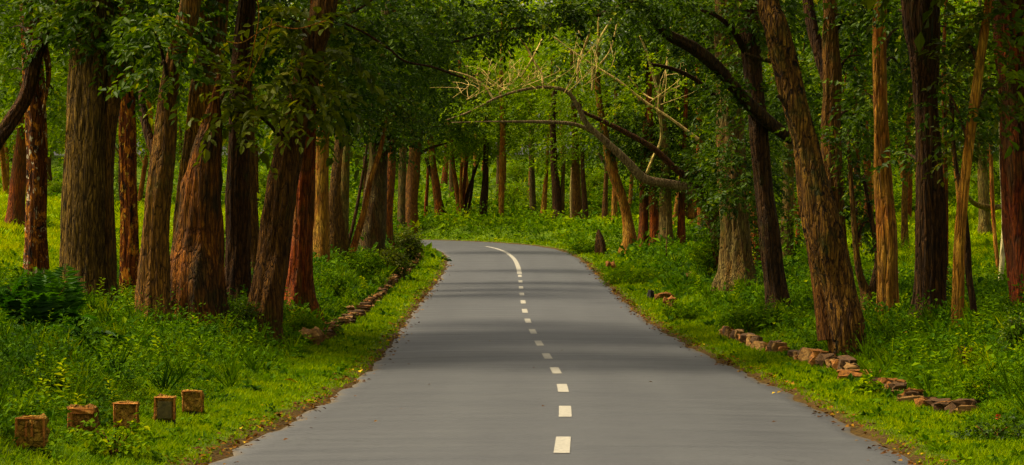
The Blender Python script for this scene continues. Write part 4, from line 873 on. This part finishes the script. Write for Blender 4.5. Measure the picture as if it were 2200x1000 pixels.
shrub('fern_bush', 'dark green fern bush at the foot of the white speckled trunk', 85, 732, 135, 165, 'fern', .115, kind='fern', cat='fern', stems=3)
shrub('leafy_plant', 'bright broad leaved plant growing among the square marker stones', 245, 985, 78, 82, 'cover', .062, dens=.55, bright=.20, cat='plant', aspect=.7)
shrub('leafy_plant', 'pale green weed spray beside the first square marker stone', 10, 905, 40, 60, 'cover', .055, dens=.5, bright=.22, cat='plant', aspect=.5)
shrub('leafy_plant', 'thin leaved sprig drooping over the top of a marker stone', 90, 905, 34, 20, 'cover', .06, dens=.35, bright=.2, cat='plant', stems=3)
shrub('shrub', 'small leaved light green bush on the bank below the fern', 110, 850, 75, 70, 'cover', .05, dens=.7, bright=.12)
shrub('shrub', 'dark small leaved shrub at the foot of the broad orange trunk', 500, 710, 70, 70, 'leaf_dark', .05, dens=.8, bright=.05)
shrub('shrub', 'dark shrub crouching between the near black trunk and the leaning brown trunk', 520, 640, 40, 80, 'leaf_dark', .06, dens=.6)
shrub('shrub', 'low yellow green mound of grassy leaves beside the dark red root', 640, 730, 46, 60, 'cover', .05, dens=.9, bright=.12, aspect=.3)
shrub('shrub', 'leafy bush on the bank under the ochre trunk', 700, 640, 50, 60, 'cover', .07, dens=.8)
shrub('shrub', 'bushy weeds under the thin yellow tan sapling', 770, 590, 60, 45, 'cover', .08, dens=.9, bright=.05)
shrub('shrub', 'dark overhanging bush on the earth bank below the brick red trunk', 835, 590, 46, 62, 'leaf_olive', .09, dens=1.0)
shrub('shrub', 'dark rounded bush at the inside of the bend', 872, 560, 34, 66, 'leaf_olive', .10, dens=1.1)
shrub('shrub', 'grass covered hummock on the verge by the leaning tan tree', 1360, 612, 84, 40, 'cover', .09, dens=.7, aspect=.3, bright=.08)
shrub('shrub', 'bright leafy bush at the foot of the mossy arching tree', 1525, 600, 45, 100, 'cover', .10, dens=.9, bright=.10)
shrub('shrub', 'dense hummock of small leaves below the tilted dark trunk', 1615, 720, 75, 64, 'cover', .065, dens=.9)
shrub('shrub', 'weed bush on the verge in front of the flat orange stone', 1460, 690, 50, 40, 'cover', .065, dens=.8, bright=.05)
shrub('shrub', 'dark leafy bush on the slope under the broad rust red trunk', 2190, 760, 46, 100, 'leaf_dark', .06, dens=1.0, bright=.1)
shrub('shrub', 'very dark shrub with a red blossom low on the slope', 2130, 950, 75, 46, 'leaf_dark', .055, dens=.55, aspect=.6, bright=-.05)
shrub('shrub', 'light green shrub above the very dark one', 2110, 870, 60, 60, 'cover', .05, dens=.8, bright=.08)
shrub('leafy_plant', 'arching light green sprig at the foot of the slender tan trunk', 2075, 790, 42, 62, 'cover', .055, dens=.25, bright=.3, cat='plant', aspect=.35, droop=.5)
shrub('leafy_plant', 'broad leaved seedling pushing between the tumbled stone blocks', 1862, 850, 24, 34, 'cover', .09, dens=.5, bright=.2, cat='plant', aspect=.8)
shrub('shrub', 'weeds crowding the outer edge of the bend', 1260, 545, 34, 30, 'cover', .14, dens=.9, bright=.05)

# ------------------------------------------------------------------ marker stones, edging stones, rubble
import bmesh
def rough_box(name, sx, sy, sz, mat, jit=.02, seed=0, bev=.02, cuts=1):
    r_ = random.Random(seed); bm = bmesh.new(); bmesh.ops.create_cube(bm, size=1)
    bmesh.ops.subdivide_edges(bm, edges=bm.edges[:], cuts=cuts, use_grid_fill=True)
    for v in bm.verts:
        v.co.x *= sx; v.co.y *= sy; v.co.z = (v.co.z+.5)*sz
        v.co.x += r_.uniform(-jit, jit); v.co.y += r_.uniform(-jit, jit); v.co.z += r_.uniform(-jit, jit)
    if bev:
        eg = [e for e in bm.edges if e.is_manifold and e.calc_face_angle(0) > .8]
        bmesh.ops.bevel(bm, geom=eg, offset=bev, segments=1, affect='EDGES')
    me = bpy.data.meshes.new(name); bm.to_mesh(me); bm.free(); me.materials.append(mat); return me
def marker(label, x, ytop, ybot, w, rz, style, seed, tilt=0.0):
    d = None
    b = hit(x, ybot+8)
    k = b[1]/FPX; W_ = w*k; H_ = (ybot-ytop)*k; T_ = .12
    root = empty('marker_stone', tuple(b)); root.rotation_euler = (0, tilt, rz); tag(root, label, 'marker stone', 'marker stones along the verge')
    z0 = 6*k
    pl = obj('plinth', rough_box('plinth', W_*.92, T_*.8, z0+.16, M['plinth'], .008, seed, .008), root, (0, 0, -.15))
    sl = obj('block', rough_box('block', W_, T_, H_, M['marker'], .013, seed+1, .018, 3), root, (0, 0, z0+.012))
    bw = .015
    yf = -T_/2-.008
    if style != 'bare':
        for (sx, sz, cx_, cz_) in [(W_-.01, bw, 0, H_-bw/2-.004), (bw, H_-.01, -W_/2+bw/2+.003, H_/2), (bw, H_-.01, W_/2-bw/2-.003, H_/2)]:
            me = rough_box('rim', sx, .018, sz, M['markrim'], .006, seed+int(cx_*100), .004); obj('rim', me, root, (cx_, yf, z0+.012+cz_-sz/2))
    if style == 'panel':
        obj('panel', rough_box('panel', W_*.66, .014, H_*.72, M['markdark'], .003, seed, .004), root, (0, yf, z0+H_*.12))
    if style == 'chipped':
        for cx_ in (-.13, .06): obj('scar', rough_box('scar', W_*.05, .014, H_*.5, M['markrim'], .006, seed+3, .004), root, (W_*cx_, yf, z0+H_*.42))
    if style == 'bare':
        obj('rim', rough_box('rim', W_*.16, .03, H_*.95, M['markrim'], .006, seed, .006), root, (-W_*.42, yf, z0+.01))
        obj('rim', rough_box('rim', W_*.9, .03, H_*.22, M['markrim'], .008, seed+9, .006), root, (0, yf, z0+H_*.78))
marker('square rust brown marker stone with two pale vertical scars', 67, 903, 969, 64, .05, 'chipped', 11)
marker('broken marker stone half hidden by leaves, its lower corner gone', 177, 881, 936, 58, -.06, 'bare', 21, .03)
marker('brown marker stone with plain face behind the broad leaved plant', 272, 867, 922, 52, .0, 'rim', 31)
marker('marker stone with a dark inset panel on a black foot', 355, 853, 904, 46, .03, 'panel', 41)
marker('smallest marker stone with ochre mottled face, last of its row', 415, 840, 887, 44, -.03, 'rim', 51)

def edging(label, pts, lens, hgt, mats, gap=.03, skip=.0, seed=1, lift=.05, dep=.26, jit=.05):
    P = np.array([hit(*p) for p in pts]); Q = catmull(P[:, :2], .1); s = np.concatenate([[0], np.cumsum(np.linalg.norm(np.diff(Q, axis=0), axis=1))])
    r_ = random.Random(seed); root = empty('stone_edging', tuple(P[0])); tag(root, label, 'edging')
    ms = [rough_box('stone', 1, dep, 1, mats[q % len(mats)], jit, seed*10+q, .02, 2) for q in range(9)]
    u = 0; c = 0
    while u < s[-1]:
        L = r_.uniform(*lens)
        if r_.random() >= skip:
            m_ = u+L/2; x = np.interp(m_, s, Q[:, 0]); y = np.interp(m_, s, Q[:, 1]); x2 = np.interp(m_+.2, s, Q[:, 0]); y2 = np.interp(m_+.2, s, Q[:, 1])
            h = r_.uniform(*hgt); z = float(ground_z(x, y)[0])-.10+lift
            o = obj('stone', ms[c % 9], root, tuple(np.array([x, y, z])-P[0])); o.scale = (L-gap, r_.uniform(.8, 1.3), h+.1)
            o.rotation_euler = (r_.uniform(-.1, .1), r_.uniform(-.08, .08), math.atan2(y2-y, x2-x)+r_.uniform(-.12, .12)); c += 1
        u += L
edging('line of rusty edging stones along the foot of the bank opposite the shaggy trunk', [(660, 742), (700, 722), (745, 694), (775, 676), (810, 642), (838, 612), (860, 592), (882, 574), (900, 553)], (.20, .5), (.07, .20), [M['stone'], M['stonedk'], M['stone2'], M['stonedk']], skip=.20, seed=3, lift=.0, jit=.08)
edging('row of ochre and rust stone blocks below the shaggy leaning trunk', [(1540, 716), (1580, 732), (1625, 750), (1690, 762), (1740, 780), (1790, 796), (1850, 818)], (.3, .8), (.10, .24), [M['stone2'], M['stone'], M['stonedk']], gap=.04, skip=.18, seed=7, lift=.03, dep=.18, jit=.055)
edging('crumbled rusty stone blocks sinking into the verge below the slope', [(1880, 826), (1915, 842), (1955, 862), (1990, 878), (2030, 886), (2090, 892)], (.10, .26), (.05, .16), [M['stone'], M['stonedk'], M['stone2']], gap=.03, skip=.45, seed=9, lift=.01, jit=.09, dep=.18)
def rock(label, x, y, w, h, mat, seed, cat='stone', dp=.8):
    b = hit(x, y); k = b[1]/FPX
    o = obj('stone', rough_box('stone', w*k, w*k*dp, h*k+.08, mat, w*k*.10, seed, w*k*.12, 2), None, (b[0], b[1], b[2]-.04)); o.rotation_euler[2] = seed
    tag(o, label, cat)
rock('flat orange tan stone lying on the grassy bank', 1480, 600, 26, 9, M['stone2'], 1)
rock('round black stone on the verge at the foot of the bank', 1399, 644, 14, 16, M['charred'], 2)
rock('rusty clod of earth beside the round black stone', 1428, 646, 34, 12, M['stone'], 3)
rock('dark red broken brick lump below the rusty clod', 1440, 662, 26, 20, M['stone'], 4)
rock('orange stone lying on top of the stone edged bank', 752, 678, 20, 14, M['stone2'], 5)
rock('brown flat slab at the near end of the stone edging', 668, 742, 46, 26, M['stone2'], 6)
rock('brown earth lump on the verge near the pointed black stump', 1310, 580, 22, 14, M['stone'], 8)
# pointed black stump
b = hit(1291, 548); k = b[1]/FPX
st = empty('tree_stump', tuple(b)); tag(st, 'pointed black charred stump on the verge at the bend', 'stump')
obj('stump', mesh_np('stump', *tube(np.array([[0, 0, -.2], [0, 0, .1], [-.02, 0, 22*k], [-.08, .02, 40*k], [-.12, .02, 54*k]]), np.array([11, 10, 8, 5, 1.2])*k, 14, .32, step=.07), B['dark'], True), st)
# thin grey marker pole
b = hit(1432, 560); k = b[1]/FPX
po = empty('thin_pole', tuple(b)); tag(po, 'thin grey pole standing in the grass by the tight clump of trunks', 'pole')
obj('shaft', mesh_np('shaft', *tube(np.array([[0, 0, -.2], [0, 0, .5], [.01, 0, 92*k]]), np.array([.03, .028, .02]), 7, .02), B['pale'], True), po)
# fallen logs
for (pa, label, r_) in [([(1700, 596), (1780, 599), (1860, 596), (1930, 597), (2050, 602)], 'long pale fallen log lying across the grass behind the trunks', .075)]:
    b = hit(*pa[2]); P = []
    for (x, y) in pa:
        X = (x-1100)/FPX*b[1]; P.append((X, b[1]+rng.normal()*.05, float(ground_z(X, b[1])[0])+.12))
    P = np.array(P)-b
    lg = empty('fallen_log', tuple(b)); tag(lg, label, 'log'); obj('log', mesh_np('log', *tube(P, np.array([.5, .9, 1, 1, .7])*r_*1.3, 10, .1), B['branch'], True), lg)
# red blossoms
for (x, y, lab) in [(2143, 895, 'small red blossom on the very dark shrub'), (58, 612, 'tiny red flower above the fern bush')]:
    b = hit(x, y+20); p = px(x, y, b[1]-.3)
    n = 9; a = np.arange(n)/n*6.28; D = nrm(np.stack([np.cos(a), -np.abs(np.sin(a))*.4, np.sin(a)], 1))
    V, F, T = leaves(np.zeros((n, 3))+rng.normal(size=(n, 3))*.01, D, np.tile(np.array([[0, -1.0, .3]]), (n, 1)), np.full(n, .032), np.full(n, .025), np.full(n, .5))
    tag(obj('flower', mesh_np('flower', V, F, M.setdefault('petal', simple_mat('petal_red', [(.3, (.35, .02, .005)), (.7, (.6, .06, .01))], 20, .6, .1)), False), None, tuple(p)), lab, 'flower')
